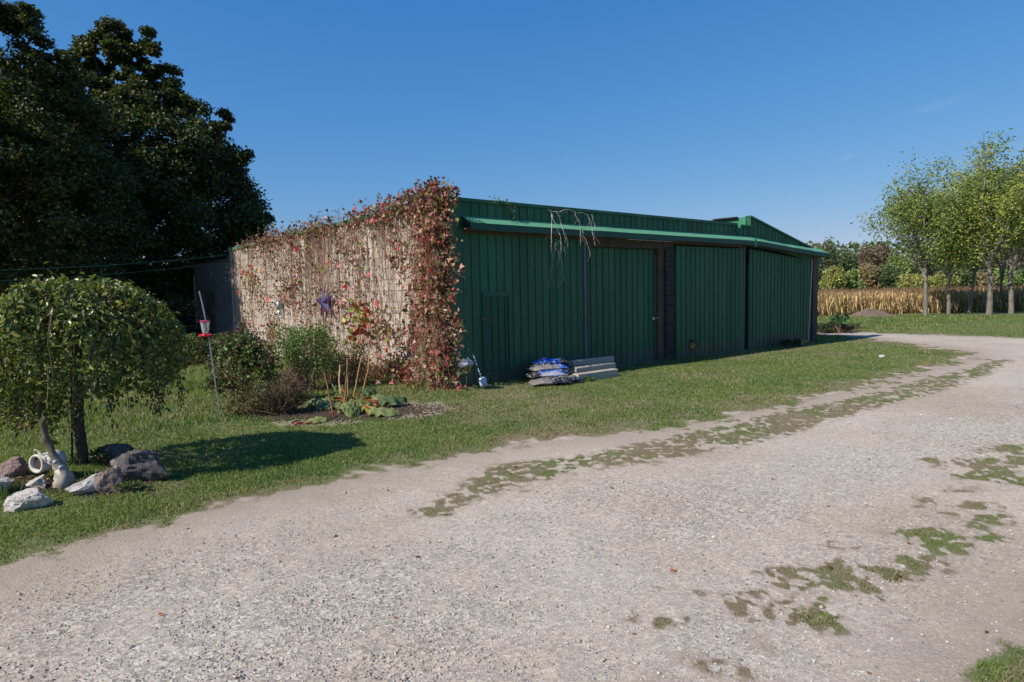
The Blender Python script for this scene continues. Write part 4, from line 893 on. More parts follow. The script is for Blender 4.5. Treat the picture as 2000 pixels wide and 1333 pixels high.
# solar garden lamps
def lamp(px, py, ptop, label, tiltx, h, s=1., foil=False, litglass='amber'):
    p = gnd(px, py); P1 = atY(ptop[0], ptop[1], p[1]); ax = unit((P1-p)[None])[0]
    t = thing('garden_lamp', label, 'garden lamp', p, 'garden lamps on stakes by the barn doors')
    b = MB(); b.tube([p-[0, 0, .03], P1], .014, 6); b.build('stake', M['blackm'], t)
    b = MB(); b.lathe(P1, [(.045*s, 0), (.07*s, .01), (.105*s, .16), (.0, .16)], 6, axis=ax); b.build('glass_body', M['amber'], t)
    b = MB(); a_ = np.cross(ax, [0.2, 1, .1]); a_ /= np.linalg.norm(a_); b2_ = np.cross(ax, a_)
    for k in range(6):
        th = k*math.pi/3; q = a_*math.cos(th)+b2_*math.sin(th); b.tube([P1+q*.072*s+ax*.01, P1+q*.107*s+ax*.16], .007, 4)
    b.lathe(P1, [(.05*s, -.015), (.075*s, -.005), (.075*s, .012), (.05*s, .012)], 6, axis=ax); b.build('cage', M['blackm'], t)
    b = MB(); b.lathe(P1, [(.13*s, .155), (.135*s, .17), (.07*s, .215), (.0, .22)], 6, axis=ax); b.build('cap', M['blackm'], t); return t, P1, ax
lamp(1339, 704, (1349, 682), 'tilted black lamp with amber glass in front of the third sliding door', 0, .4, 1.)
t, P1, ax = lamp(911, 764, (912, 729), 'upright lamp with foil over its cap at the creeper corner', 0, .4, .95)
b = MB(); prof = [(.15, .12), (.15, .16), (.12, .20), (.05, .24), (0, .24)]; b.lathe(P1, prof, 10)
for q in range(len(b.v[0])): b.v[0][q] += rng.normal(size=3)*.012
solo('foil_cover', b, M['foil'], 'crumpled silver foil draped over the lamp by the creeper', 'foil', P1+[0, 0, .15])
# long-handled scoop leaning by the lamp
p = gnd(943, 757); b0 = thing('scoop', 'pale blue plastic scoop with a long thin handle leaning by the hatch door', 'scoop', p)
b = MB(); q0 = p+[0, 0, .09]; b.lathe(q0, [(0, -.10), (.05, -.09), (.075, -.02), (.078, .05), (.055, .095), (0, .11)], 12); v = b.v[0]; b.build('scoop_head', M['scoop'], b0, True)
b = MB(); hp = atY(924, 692, p[1]+.12); b.tube([q0+[-.02, 0, .08], q0*.55+hp*.45, hp], .009, 6); b.build('handle', M['scoop'], b0)
b = MB(); b.tube([q0*.5+hp*.5, q0*.38+hp*.62], .014, 6); b.build('grip', M['black'], b0)

# bags of soil: pillow shapes
def bag(px, py, z0, L_, W_, H_, rz, colf, label, seed):
    p = gnd(px, py); r_ = np.random.default_rng(seed); nu, nv = 22, 14; v = []; cols = []
    c, s = math.cos(rz), math.sin(rz)
    for side in (1, -1):
        for iu in range(nu):
            for iv in range(nv):
                u = -1+2*iu/(nu-1); w = -1+2*iv/(nv-1)
                hgt = (max(0, 1-abs(u)**3.0)**.55)*(max(0, 1-abs(w)**2.6)**.55)
                pin = 1-.06*abs(w)**2*(1)+.0; x_ = u*L_/2*(1-.05*w*w); y_ = w*W_/2*(1-.10*u*u)
                zz = side*hgt*H_/2*(1 if side > 0 else .8)+mnoise.noise(Vector((x_*5, y_*5, seed)))*.055*hgt-.06*max(0, abs(u)-.6)+mnoise.noise(Vector((x_*17, y_*17, seed+side)))*.008*(hgt+.2)
                v.append((p[0]+x_*c-y_*s, p[1]+x_*s+y_*c, p[2]+z0+H_/2*.9+zz)); cols.append(colf(u, w))
    f = []; o = nu*nv
    for iu in range(nu-1):
        for iv in range(nv-1):
            a = iu*nv+iv; f.append((a, a+nv, a+nv+1, a+1)); f.append((o+a, o+a+1, o+a+nv+1, o+a+nv))
    mb = MB(); mb.add(v, np.array(f), np.array(cols)); ob = solo('soil_bag', mb, M['bag'], label, 'bag', p+[0, 0, z0], 'stacked bags of soil by the barn', True); return ob
BL = (.015, .10, .50); GY = (.13, .12, .12); TN = (.20, .17, .155); BK = (.022, .022, .028); LT = (.36, .37, .42)
angF = math.atan2(dF[1], dF[0])-.35
bag(1075, 752, .0, .80, .46, .14, angF-.1, lambda u, w: TN if u < -.1 else BK, 'bottom grey and black soil bag lying on the grass', 3)
bag(1098, 750, .02, .74, .42, .13, angF+.35, lambda u, w: BK if abs(w) > .5 else TN, 'lowest right soil bag tucked against the timbers', 4)
bag(1068, 748, .10, .78, .46, .14, angF, lambda u, w: (LT if w < -.55 else BL) if u > -.5 else BK, 'second bag from the bottom with a bright blue band', 5)
bag(1092, 746, .11, .70, .42, .13, angF+.4, lambda u, w: BL if u < -.2 else BK, 'dark bag with blue print at the right middle of the stack', 6)
bag(1072, 745, .20, .76, .44, .15, angF+.05, lambda u, w: (.22, .195, .18) if u < .35 else BL, 'grey crinkled bag with a blue end in the upper middle', 7)
bag(1075, 742, .30, .72, .42, .13, angF-.1, lambda u, w: BL if u < .35 else (.06, .05, .055), 'topmost blue bag of the stack', 8)

# timbers
def timber(pa, pb_, z0, w, h, label, endc=True):
    a = gnd(*pa); b2 = gnd(*pb_); d = b2-a; d[2] = 0; L_ = np.linalg.norm(d); d /= L_; nrm = np.array([-d[1], d[0], 0])
    a[2] += z0
    t = MB(); k = 8; ring = []
    bv = .012
    prof = [(0, bv), (bv, 0), (w-bv, 0), (w, bv), (w, h-bv), (w-bv, h), (bv, h), (0, h-bv)]
    v = [a+nrm*p+up*q for p, q in prof]+[a+d*L_+nrm*p+up*q for p, q in prof]
    f4 = [[i, i+8, (i+1) % 8+8, (i+1) % 8] for i in range(8)]
    t.add(v, [np.array(f4), np.array([[0, 1, 2, 3, 4, 5, 6, 7]]), np.array([[15, 14, 13, 12, 11, 10, 9, 8]])])
    return solo('timber', t, M['timber'], label, 'timber', a, 'grey timbers stacked beside the bags')
timber((1130, 748), (1207, 736), -.01, .16, .17, 'lowest front grey timber on the grass right of the bags')
timber((1126, 742), (1203, 729), .10, .16, .13, 'middle grey timber set back behind the front one')
timber((1120, 736), (1200, 724), .20, .15, .12, 'topmost rear grey timber with the rounded far end')

# garden stakes
def stake(px, py, pxt, pyt, r, col, label, bend=0):
    p = gnd(px, py); q = atY(pxt, pyt, p[1]+.02); b = MB(); P = curve(p-[0, 0, .02], q, (bend, 0, 0), 7); b.tube(wiggle(P, .004), np.linspace(r, r*.75, 7), 6, col)
    solo('garden_stake', b, M['stick'], label, 'stake', p, 'sticks standing in the rhubarb bed')
stake(651, 808, 634, 728, .017, (.75, .7, .7), 'front brown stick leaning left at the left of the rhubarb')
stake(667, 779, 664, 712, .014, (2.0, 2.4, 2.9), 'tall white peeled stick with a kink at its top', -.02)
stake(672, 797, 679, 708, .012, (.9, .9, .85), 'thin brown stick just right of the white one')
stake(680, 792, 678, 700, .016, (.95, .95, .8), 'straight brown stick in the middle of the rhubarb')
stake(690, 780, 706, 696, .016, (1.3, 1.35, 1.3), 'tan stick leaning right above the middle leaves')
stake(705, 775, 722, 695, .016, (1.35, 1.2, .9), 'rightmost orange brown stick leaning right', .02)
stake(684, 756, 692, 714, .011, (1.6, 1.8, 2.0), 'short pale stick behind the tan one')
stake(655, 775, 649, 750, .012, (1.9, 2.3, 2.8), 'shortest white stick left of the peeled one')
# rhubarb: large ruffled leaves on red stalks
rb = gnd(690, 798)
rh = thing('rhubarb_plant', 'spreading rhubarb plant with big crinkled leaves around the sticks', 'plant', rb)
def rhleaf(px, py, h, L_, Wd, rz, tilt, col):
    p = gnd(px, py); n1, n2 = 14, 13; v = []; cl = []
    c, s = math.cos(rz), math.sin(rz)
    for i in range(n1):
        for j in range(n2):
            u = i/(n1-1); w = -1+2*j/(n2-1); wid = Wd*math.sin(math.pi*min(1, (.12+.88*u))**.8)**.7*(1-.1*u)
            x_ = (u-.5)*L_; y_ = w*wid/2; ruf = .035*math.sin(u*19+w*3)*abs(w)+.022*math.sin(w*12+u*6)+rng.normal()*.009
            z_ = h+ruf-.16*w*w*L_+tilt*(u-.5)*L_-.08*u*u
            v.append((p[0]+x_*c-y_*s, p[1]+x_*s+y_*c, max(p[2]+z_, p[2]+.01))); q = .8+.3*rng.random(); cl.append([a*q*(1.35 if abs(w) < .1 else 1) for a in col])
    f = [[i*n2+j, (i+1)*n2+j, (i+1)*n2+j+1, i*n2+j+1] for i in range(n1-1) for j in range(n2-1)]
    put('leaf', v, np.array(f), M['leaf'], rh, np.array(cl), True)
    b = MB(); e = np.array(v[n2//2]); b.tube(curve([rb[0], rb[1], rb[2]+.02], e, (0, 0, .05), 5), .010, 5, (.8, .45, .3)); b.build('stalk', M['stick'], rh)
G1 = (.13, .165, .05); G2 = (.19, .225, .085); G3 = (.085, .13, .055)
for a in ((625, 795, .14, .46, .34, 2.9, .1, G2), (645, 788, .12, .40, .3, 2.2, .1, G1), (607, 826, .06, .42, .26, 3.5, .05, G2), (668, 790, .18, .34, .3, 1.4, .2, G1), (640, 800, .10, .42, .3, 3.2, 0., G2),
          (690, 812, .12, .36, .28, -1.4, -.1, G1), (676, 806, .14, .34, .28, 4.2, -.1, G2), (712, 802, .15, .36, .28, -.5, .1, G1), (733, 806, .08, .40, .30, -.4, .0, (.33, .24, .05)), (752, 812, .12, .46, .36, -.3, .1, G2), (768, 795, .16, .44, .32, .3, .15, G3), (750, 788, .14, .4, .3, .5, .1, G2),
          (720, 782, .2, .34, .28, 1.0, .2, G3), (662, 775, .2, .3, .26, 2.0, .2, G1), (735, 795, .10, .34, .22, .1, 0, (.30, .12, .05))): rhleaf(*a)
# dark mulch mound with clods
mb = MB(); n_ = 5000; c0 = gnd(672, 808)
xy = np.stack([c0[0]+rng.normal(size=n_)*.75, c0[1]+rng.normal(size=n_)*.26], 1); s_ = rng.uniform(.006, .02, n_)
Vp = base[None]*rng.uniform(.5, 1.4, (n_, 6, 1))*s_[:, None, None]+np.stack([xy[:, 0], xy[:, 1], gz(xy[:, 0], xy[:, 1])+s_*.4], 1)[:, None]
ff = (F8[None]+6*np.arange(n_)[:, None, None]).reshape(-1, 3); o = put('mulch', Vp.reshape(-1, 3), ff, M['mulch'], None, None, False, 'stuff'); o['label'] = 'dark mulch and clods around the rhubarb'; o['category'] = 'mulch'
# cut rhubarb stalks at the front
for k, (xa, ya, xb, yb, c_, lab) in enumerate(((574, 834, 590, 829, (1.6, .5, .6), 'thick pink cut stalk at the left tip of the bed'), (590, 833, 632, 822, (1.8, .7, .8), 'long thin pink stalk lying in front of the mulch'), (568, 829, 584, 825, (1.0, 1.3, 1.9), 'short pale stalk beside the thick pink one'))):
    p = gnd(xa, ya); q = gnd(xb, yb); b = MB(); b.tube([p+[0, 0, .02], (p+q)/2+[0, 0, .035], q+[0, 0, .03]], [.018, .016, .012] if k != 1 else .009, 6, c_); solo('cut_stalk', b, M['stick'], lab, 'stalk', p, 'cut rhubarb stalks on the soil')

# shrubs
def shrub(name, px, py, rx, ry, h, n_, pal, label, cat='shrub', leafs=(.03, .06), ratio=.6, twigs=60, tw=(.6, .5, .4), mat='leaf', zlo=.05, pw=None, lumps=14, group=None, spread=.33, dy=0.):
    p = gnd(px, py); p = np.array([p[0], p[1]+dy, gz(p[0], p[1]+dy)]); t = thing(name, label, cat, p, group)
    cs = []
    for k in range(lumps):
        a = rng.uniform(0, 6.28); r_ = math.sqrt(rng.random())*.75; zz = zlo*h+h*(.25+.6*rng.random())*(1-.35*r_); cs.append((p[0]+math.cos(a)*rx*r_, p[1]+math.sin(a)*ry*r_, p[2]+zz))
    cs = np.array(cs); idx = rng.integers(0, lumps, n_); q = unit(rng.normal(size=(n_, 3)))*rng.random((n_, 1))**.4
    LPq = cs[idx]+q*np.array([rx, ry, h*.55])*spread*rng.uniform(.8, 1.1, (n_, 1)); LPq[:, 2] = np.maximum(LPq[:, 2], p[2]+.02)
    v, f, c = leaves(LPq, rng.uniform(*leafs, n_), ratio, pal, 'any', 0, None, .3, .3, pw); put('foliage', v, f, M[mat], t, c, False, 'stuff')
    b = MB()
    for k in range(twigs):
        e = cs[rng.integers(0, lumps)]+rng.normal(size=3)*np.array([rx, ry, h*.5])*.22; e[2] = max(e[2], p[2]+.15*h); s0 = p+[rng.normal()*rx*.18, rng.normal()*ry*.18, 0]
        b.tube(wiggle(curve(s0, e, (0, 0, 0), 5), .012), np.linspace(.008, .002, 5), 3, tw, caps=False)
    b.build('stem', M['twig'], t, kind='stuff'); return t
GR = [(.07, .12, .03), (.10, .155, .04), (.15, .20, .055), (.055, .08, .025)]
shrub('garden_shrub', 478, 790, .66, .5, 1.28, 3300, GR+[(.14, .06, .06), (.09, .075, .045)], 'dark leafy shrub with purplish leaves right of the feeder pole', leafs=(.04, .085), ratio=.7, lumps=26, spread=.27)
shrub('garden_shrub', 470, 745, .6, .4, 1.25, 2200, [(.10, .04, .04), (.06, .07, .025), (.12, .08, .04)], 'reddish brown leafy shrub in the wing wall shade behind the dark shrub', leafs=(.04, .07))
shrub('garden_shrub', 590, 765, .85, .5, 1.42, 4600, [(.10, .17, .04), (.14, .22, .06), (.20, .27, .08), (.07, .11, .03)], 'bright green loose shrub below the star', leafs=(.03, .06), twigs=150, lumps=30, spread=.28)
shrub('garden_shrub', 638, 745, .32, .3, 1.36, 550, [(.12, .20, .05), (.17, .25, .06)], 'upright light green shoot directly under the star', leafs=(.05, .085))
shrub('garden_shrub', 660, 755, .6, .4, 1.15, 2000, [(.22, .15, .08), (.15, .13, .05), (.28, .24, .09)], 'sparse browning shrub between the green shrub and the sticks', leafs=(.03, .055), twigs=90, tw=(.8, .6, .5))
shrub('garden_shrub', 548, 808, .55, .36, .70, 1500, [(.07, .06, .03), (.10, .075, .045), (.05, .055, .025)], 'twiggy grey brown bush with few leaves at the front of the bed', leafs=(.02, .04), twigs=420, tw=(.42, .36, .28), lumps=22)
shrub('garden_shrub', 480, 810, .5, .25, .42, 900, [(.13, .14, .05), (.20, .18, .09), (.08, .1, .03)], 'low pale green and straw growth at the foot of the dark shrub', leafs=(.03, .05), twigs=80, tw=(1.0, .85, .6))
shrub('young_maple', 705, 752, .34, .28, 1.35, 95, [(.45, .06, .05), (.26, .28, .07), (.30, .10, .05), (.36, .34, .09)], 'young plant with large red and lime leaves against the wall', cat='plant', leafs=(.11, .18), ratio=.75, twigs=8, zlo=.45, spread=.45)
shrub('wall_weeds', 770, 742, 1.1, .25, .55, 1700, [(.14, .12, .05), (.10, .13, .04), (.25, .18, .08), (.22, .09, .06)], 'brown and green weeds along the foot of the creeper wall', cat='weeds', leafs=(.03, .06), twigs=200, tw=(.8, .6, .45), lumps=24, spread=.25)
shrub('wall_weeds', 855, 748, .3, .2, .40, 500, [(.10, .16, .04), (.07, .11, .03), (.2, .2, .06)], 'green ivy clump at the corner foot of the creeper wall', cat='weeds', leafs=(.05, .09), ratio=.8, twigs=20)
pst = gnd(484, 820); b = MB(); b.tube([pst, atY(483, 787, pst[1])], .007, 5); solo('garden_stake', b, M['blackm'], 'thin dark wire peg in the grass right of the feeder pole', 'stake', pst)
pE = gnd(1608, 655)
shrub('corner_weeds', 1622, 650, 1.3, .8, .42, 1700, [(.045, .06, .025), (.08, .08, .04), (.03, .05, .02)], 'dark low weeds growing past the far corner of the barn', cat='weeds', leafs=(.05, .10), twigs=160, tw=(.4, .35, .3), lumps=24, spread=.22)
shrub('leafy_sapling', 1640, 652, .40, .35, .55, 110, [(.03, .085, .03), (.05, .11, .04)], 'dark green sapling standing up out of the corner weeds', cat='plant', leafs=(.14, .22), ratio=.45, twigs=14, zlo=.5, spread=.35)
b = MB(); p = gnd(1652, 652); b.tube([p+[0, 0, .02], atY(1690, 637, p[1])], .018, 5, (.25, .22, .2)); solo('fallen_stick', b, M['twig'], 'thin dark stick poking out of the corner weeds', 'stick', p)
shrub('door_weeds', 1546, 678, .45, .22, .30, 420, [(.03, .05, .02), (.05, .07, .03)], 'small dark weeds at the foot of the end sliding door', cat='weeds', leafs=(.05, .09), twigs=30, tw=(.3, .3, .25), dy=.0)
shrub('grass_tuft', 1152, 746, .25, .06, .10, 160, [(.08, .15, .03), (.12, .2, .05)], 'small leafy weeds at the foot of the front timber', cat='weeds', leafs=(.03, .06), twigs=0+4)
# leaf litter
n_ = 1500; t0 = rng.uniform(-.5, 7.5, n_); o_ = np.abs(rng.normal(size=n_))*.38+.05; P = np.array([Wp(a, 0, c) for a, c in zip(t0, o_)]); P[:, 2] = gz(P[:, 0], P[:, 1])+.012
xs, ys, r = polar(500, 3, 24); g, dry, co = cover(xs, ys); k_ = ~inbarn(xs, ys) & ((g > .4) | (rng.random(500) < .12)); P2 = np.stack([xs, ys, gz(xs, ys)+.008], 1)[k_][:230]
P3 = np.array([gnd(70+rng.normal()*35, 945+rng.normal()*10)+[0, 0, .03] for _ in range(60)])
P = np.concatenate([P, P2, P3]); nn_ = len(P)
v, f, c = leaves(P, rng.uniform(.025, .05, nn_), .8, [(.30, .12, .06), (.22, .13, .08), (.36, .22, .12), (.16, .06, .04)], 'any', 0, np.tile([0, 0, 3.], (nn_, 1)), .2, .3)
v2 = v.reshape(-1, 4, 3); v2[:, :, 2] = v2[:, :1, 2]+(v2[:, :, 2]-v2[:, :1, 2])*.3; o = put('fallen_leaves', v2.reshape(-1, 3), f, M['dry'], None, c, False, 'stuff'); o['label'] = 'scattered brown and orange fallen leaves'; o['category'] = 'leaves'
# litter on the lawn
p = gnd(1724, 699); b = MB(); b.box(p+[-.05, -.03, .01], (.1, .02, .01), (-.02, .06, .01), (0, .01, .035)); solo('litter', b, M['white'], 'tiny white scrap lying on the lawn by the bend', 'litter', p)
# tall grass blades amongst rocks
rgv = []
for (px, py, h) in ((180, 950, .20), (195, 955, .16), (15, 960, .22), (25, 965, .15), (172, 945, .18), (240, 958, .1), (5, 975, .15), (150, 905, .12), (200, 900, .12), (262, 955, .09)):
    for q in range(14):
        p = gnd(px+rng.normal()*7, py+rng.normal()*3); a = rng.uniform(0, 6.28); w = .004; e = p+[math.cos(a)*h*.5*rng.random(), math.sin(a)*h*.5*rng.random(), h*rng.uniform(.5, 1)]
        m_ = (p+e)/2+[0, 0, h*.12]; s = np.array([-math.sin(a)*w, math.cos(a)*w, 0]); rgv.append([p-s, p+s, m_+s, m_-s, e])
rgv = np.array(rgv); k_ = len(rgv); ff = [(np.array([[0, 1, 2, 3]])[None]+5*np.arange(k_)[:, None, None]).reshape(-1, 4), (np.array([[3, 2, 4]])[None]+5*np.arange(k_)[:, None, None]).reshape(-1, 3)]
o = put('tall_grass', rgv.reshape(-1, 3), ff, M['grass'], None, np.tile([.09, .15, .04], (k_*5, 1)), False, 'stuff'); o['label'] = 'long grass blades growing between the rocks'; o['category'] = 'grass'

# clotheslines
for k, (ya, yb, lab) in enumerate(((524, 501, 'upper green clothesline wire running to the barn wall'), (543, 513, 'lower faint clothesline wire running to the barn wall'))):
    e = Wp(T1-.3, 3.22-.25*k, .02); a = atY(-250, ya+10+6*k, 13.); b = MB(); b.tube(curve(a, e, (0, 0, 0), 16, .12), .007 if k == 0 else .005, 5); solo('clothesline', b, M['wire'], lab, 'wire', e, 'clothesline wires')

# ================================================================== big maples
def maple(name, cx, cy, H_, prof, nblob, perblob, label, pal, lsz, rot=0., lob=None, trunk_r=.3, br_n=40):
    base_ = np.array([cx, cy, 0.]); t = thing(name, label, 'tree', base_, 'maples left of the barn')
    hs = np.array([p[0] for p in prof]); rs = np.array([p[1] for p in prof])
    b = MB(); TR = smooth([base_, base_+[.1, .1, H_*.3], base_+[-.1, 0, H_*.6], base_+[0, 0, H_*.93]], 14); b.tube(TR, np.linspace(trunk_r, .04, 14), 10, (.6, .55, .5)); b.build('trunk', M['bark'], t, True)
    hh = rng.uniform(0, 1, nblob*3); w_ = np.interp(hh, hs, rs); hh = hh[rng.random(nblob*3) < (w_/rs.max())**1.0*.9+.06][:nblob]; nb = len(hh)
    az = rng.uniform(0, 6.283, nb); R0 = np.interp(hh, hs, rs); lump = 1+.05*np.sin(az*3+hh*9+rot)+.05*np.sin(az*5-hh*14+rot*2)+.05*np.sin(az*11+hh*23)
    rr_ = R0*lump*np.where(rng.random(nb) < .72, rng.uniform(.78, 1.02, nb), rng.uniform(.2, .8, nb))
    C_ = np.stack([cx+np.cos(az)*rr_, cy+np.sin(az)*rr_, hh*H_], 1)
    if lob is not None: C_ = np.concatenate([C_, lob]); nb = len(C_); R0 = np.concatenate([R0, np.full(len(lob), 1.6)])
    bl = MB()
    for k in range(br_n):
        c_ = C_[rng.integers(0, nb)]; s0 = TR[np.argmin(abs(TR[:, 2]-max(1.8, c_[2]-np.hypot(*(c_-base_)[:2])*.7)))]
        bl.tube(wiggle(curve(s0, c_, (0, 0, -.25), 7), .05), np.linspace(.11, .02, 7), 5, (.7, .65, .6), caps=False)
    bl.build('branch', M['bark'], t, kind='stuff')
    idx = np.repeat(np.arange(nb), perblob); n_ = len(idx); u = unit(rng.normal(size=(n_, 3)))*rng.random((n_, 1))**.45
    bs = np.clip(R0*.13, .30, .85)[idx][:, None]*rng.uniform(.8, 1.3, nb)[idx][:, None]
    P = C_[idx]+u*bs*[1., 1., .62]
    P[:, 2] -= .12*np.hypot(u[:, 0], u[:, 1])**2*bs[:, 0]
    v, f, c = leaves(P, rng.uniform(*lsz, n_), .8, pal, 'droop', .3, u*.6+[0, 0, .8], .3, .35); put('foliage', v, f, M['leaf'], t, c, False, 'stuff')
    return t
palm = [(.036, .062, .015), (.055, .085, .02), (.028, .046, .013), (.085, .11, .026), (.10, .085, .03), (.07, .045, .022)]
Y2 = 30.; X2 = (255-1000)/FP*Y2; 
lobe = np.array([atY(x, y, Y2+rng.normal()*.8) for x, y in ((290, 72), (280, 85), (240, 66), (238, 80), (300, 95), (262, 90), (320, 125), (215, 95), (510, 428), (522, 425), (496, 436), (452, 232), (440, 245), (478, 306), (466, 300), (468, 330))]); lobe = np.repeat(lobe, 2, 0)+rng.normal(size=(len(lobe)*2, 3))*.16
maple('maple_tree', X2, Y2, 14.3, [(0, 0), (.11, .3), (.15, 4.2), (.22, 5.1), (.30, 5.7), (.38, 6.5), (.46, 5.8), (.53, 5.3), (.60, 5.3), (.70, 4.2), (.78, 2.9), (.86, 1.8), (.93, 1.0), (1, .35)], 1000, 210, 'large dark maple rising directly behind the rear wing of the barn', palm, (.11, .19), 0., lobe, .32, 60)
Y1 = 21.0; X1 = (-45-1000)/FP*Y1
maple('maple_tree', X1, Y1, 12.8, [(0, 0), (.11, .3), (.15, 4.2), (.3, 4.9), (.45, 4.7), (.6, 4.0), (.75, 2.9), (.87, 1.7), (.95, .8), (1, .2)], 760, 210, 'nearer dark maple cut off by the left edge of the picture', palm, (.09, .15), 1.7,
      np.repeat(np.array([atY(x, y, Y1) for x, y in ((62, 15), (60, 40), (70, 70), (60, 100), (80, 140), (130, 110), (128, 135), (100, 180), (20, 50), (10, 20), (120, 200), (40, 150), (75, 110), (140, 170))]), 2, 0)+rng.normal(size=(28, 3))*.12, .3, 40)
# hedge and shrubs beyond the wing, pale yard behind
for k, (px, Yd, rx, h, lab, pl) in enumerate(((330, 30, 1.6, 2.6, 'dark green bush seen left of the rear wing', GR), (352, 33, 1.3, 3.4, 'taller green bush touching the rear wing end', [(.07, .11, .03), (.11, .15, .04)]), (300, 36, 2.2, 3.0, 'olive bush further left under the maples', GR), (345, 24.0, .9, 1.9, 'brownish shrub in front of the pale yard', [(.07, .06, .03), (.10, .08, .05), (.05, .07, .03)]),
                                     (250, 40, 3., 3.2, 'far dark bush low behind the weeping tree', GR), (170, 44, 3.5, 3.0, 'far bush behind the middle of the weeping tree', GR), (90, 42, 3.2, 2.6, 'far bush left behind the weeping tree', GR))):
    q = atY(px, 600, Yd); pp = np.array([q[0], q[1], 0]); t = thing('bush', lab, 'bush', pp, 'bushes beyond the rear wing')
    n_ = 2600; u = unit(rng.normal(size=(n_, 3)))*rng.random((n_, 1))**.33; u[:, 2] = np.abs(u[:, 2]); lump = 1+.2*np.sin(u[:, 0]*7+k)*np.cos(u[:, 2]*8)
    P = pp+u*np.array([rx, rx, h])*lump[:, None]*(.85+.2*rng.random((n_, 1))); v, f, c = leaves(P, rng.uniform(.10, .2, n_), .6, pl, 'any', 0, None, .3, .3); put('foliage', v, f, M['leaf'], t, c, False, 'stuff')
    b = MB()
    for j_ in range(7): b.tube(curve(pp+[rng.normal()*.1, 0, 0], pp+[rng.normal()*rx*.5, rng.normal()*rx*.5, h*.8], (0, 0, 0), 4), .03, 4, (.6, .55, .5), caps=False)
    b.build('stem', M['bark'], t)
shrub('wing_shrub', 395, 712, 1.0, .6, .9, 1500, GR+[(.09, .04, .04)], 'dark shrub in the shade at the foot of the rear wing', leafs=(.06, .11))
shrub('wing_shrub', 350, 715, .8, .6, .6, 900, GR+[(.11, .05, .04)], 'low dark shrub left of the rear wing foot', leafs=(.06, .11))
# pale gravel yard behind the wing
yv = np.array([atY(x, 600, Y_)*[1, 1, 0]+[0, 0, .03] for x, Y_ in ((150, 26), (384, 27.5), (384, 50), (150, 50))]); 
M['pale'] = simple('pale_yard_gravel', (.62, .60, .58), (.42, .40, .39), 6, .95, .5, 30)
put('gravel_yard', yv, np.array([[0, 1, 2, 3]]), M['pale'], None, None, False, 'structure')

# ================================================================== right side: corn, trees, wood
# corn
def corn(x0, x1, yb0, yb1, rows, dx, full):
    Vs, Fs_, Cs = [], [], []; n = 0
    xs = []; 
    for r_ in range(rows):
        xx = np.arange(x0, x1, dx); xx = xx+rng.normal(size=len(xx))*.05; u = (xx-x0)/(x1-x0); yy = yb0+(yb1-yb0)*u+r_*.62+rng.normal(size=len(xx))*.05; xs.append(np.stack([xx, yy, 0*xx], 1))
    B0 = np.concatenate(xs); m = len(B0); Hc = rng.uniform(1.12, 1.42, m)
    parts = []
    # stalks
    w = .013; s = np.array([w, 0, 0]); lean = rng.normal(size=(m, 2))*.06
    top = B0+np.stack([lean[:, 0], lean[:, 1], Hc], 1)
    v = np.stack([B0-s, B0+s, top+s*.5, top-s*.5], 1).reshape(-1, 3); f = (np.array([[0, 1, 2], [0, 2, 3]])[None]+4*np.arange(m)[:, None, None]).reshape(-1, 3)
    parts.append((v, f, np.repeat(np.array([[.36, .25, .13]])*rng.uniform(.7, 1.1, (m, 1)), 4, 0)))
    for k in range(full):
        zh = (.18+.72*k/(full-1))*Hc; a = rng.uniform(0, 6.28, m); L_ = rng.uniform(.28, .5, m)*(1-.3*k/full); wd = rng.uniform(.014, .030, m)
        d = np.stack([np.cos(a), np.sin(a), 0*a], 1); sd_ = np.stack([-np.sin(a), np.cos(a), .3+0*a], 1)*wd[:, None]; p0 = B0+(top-B0)*(zh/Hc)[:, None]
        p1 = p0+d*(L_*.45)[:, None]+[0, 0, .09]; p2 = p0+d*(L_*.8)[:, None]+np.stack([0*a, 0*a, -.08-.12*rng.random(m)], 1); p3 = p0+d*(L_*.9)[:, None]+np.stack([0*a, 0*a, -.25-.2*rng.random(m)], 1)
        v = np.stack([p0, p1-sd_, p1+sd_, p2-sd_, p2+sd_, p3], 1).reshape(-1, 3); f = (np.array([[0, 2, 1], [1, 2, 4], [1, 4, 3], [3, 4, 5]])[None]+6*np.arange(m)[:, None, None]).reshape(-1, 3)
        q = rng.random((m, 1)); gn = q < (.26 if k < full*.7 else .08); col = np.where(gn, [.34, .31, .10], np.where(q < .6, [.56, .39, .20], [.34, .215, .13]))*rng.uniform(.75, 1.2, (m, 1))
        parts.append((v, f, np.repeat(col, 6, 0)))
    for k in range(3):    # tassel
        a = rng.uniform(0, 6.28, m); e = top+np.stack([np.cos(a)*.08, np.sin(a)*.08, .12+.08*rng.random(m)], 1); sd_ = np.array([.008, 0, 0]); v = np.stack([top-sd_, top+sd_, e], 1).reshape(-1, 3)
        parts.append((v, np.arange(3*m).reshape(-1, 3), np.repeat(np.array([[.28, .17, .11]])*rng.uniform(.8, 1.2, (m, 1)), 3, 0)))
    return merge(*parts)
cA = gnd(1560, 618.5); cB = gnd(2000, 607)
slope = (cB[1]-cA[1])/(cB[0]-cA[0]); xl = cA[0]-14; xr = 44.
v, f, c = merge(corn(xl, xr, cA[1]-14*slope, cA[1]+(xr-cA[0])*slope, 8, .13, 11), corn(xl, xr, cA[1]-14*slope+4.4, cA[1]+(xr-cA[0])*slope+4.4, 26, .26, 6))
o = put('corn_field', v, f, M['dry'], None, c, False, 'stuff'); o['label'] = 'dense field of dry golden brown corn before the wood'; o['category'] = 'corn'
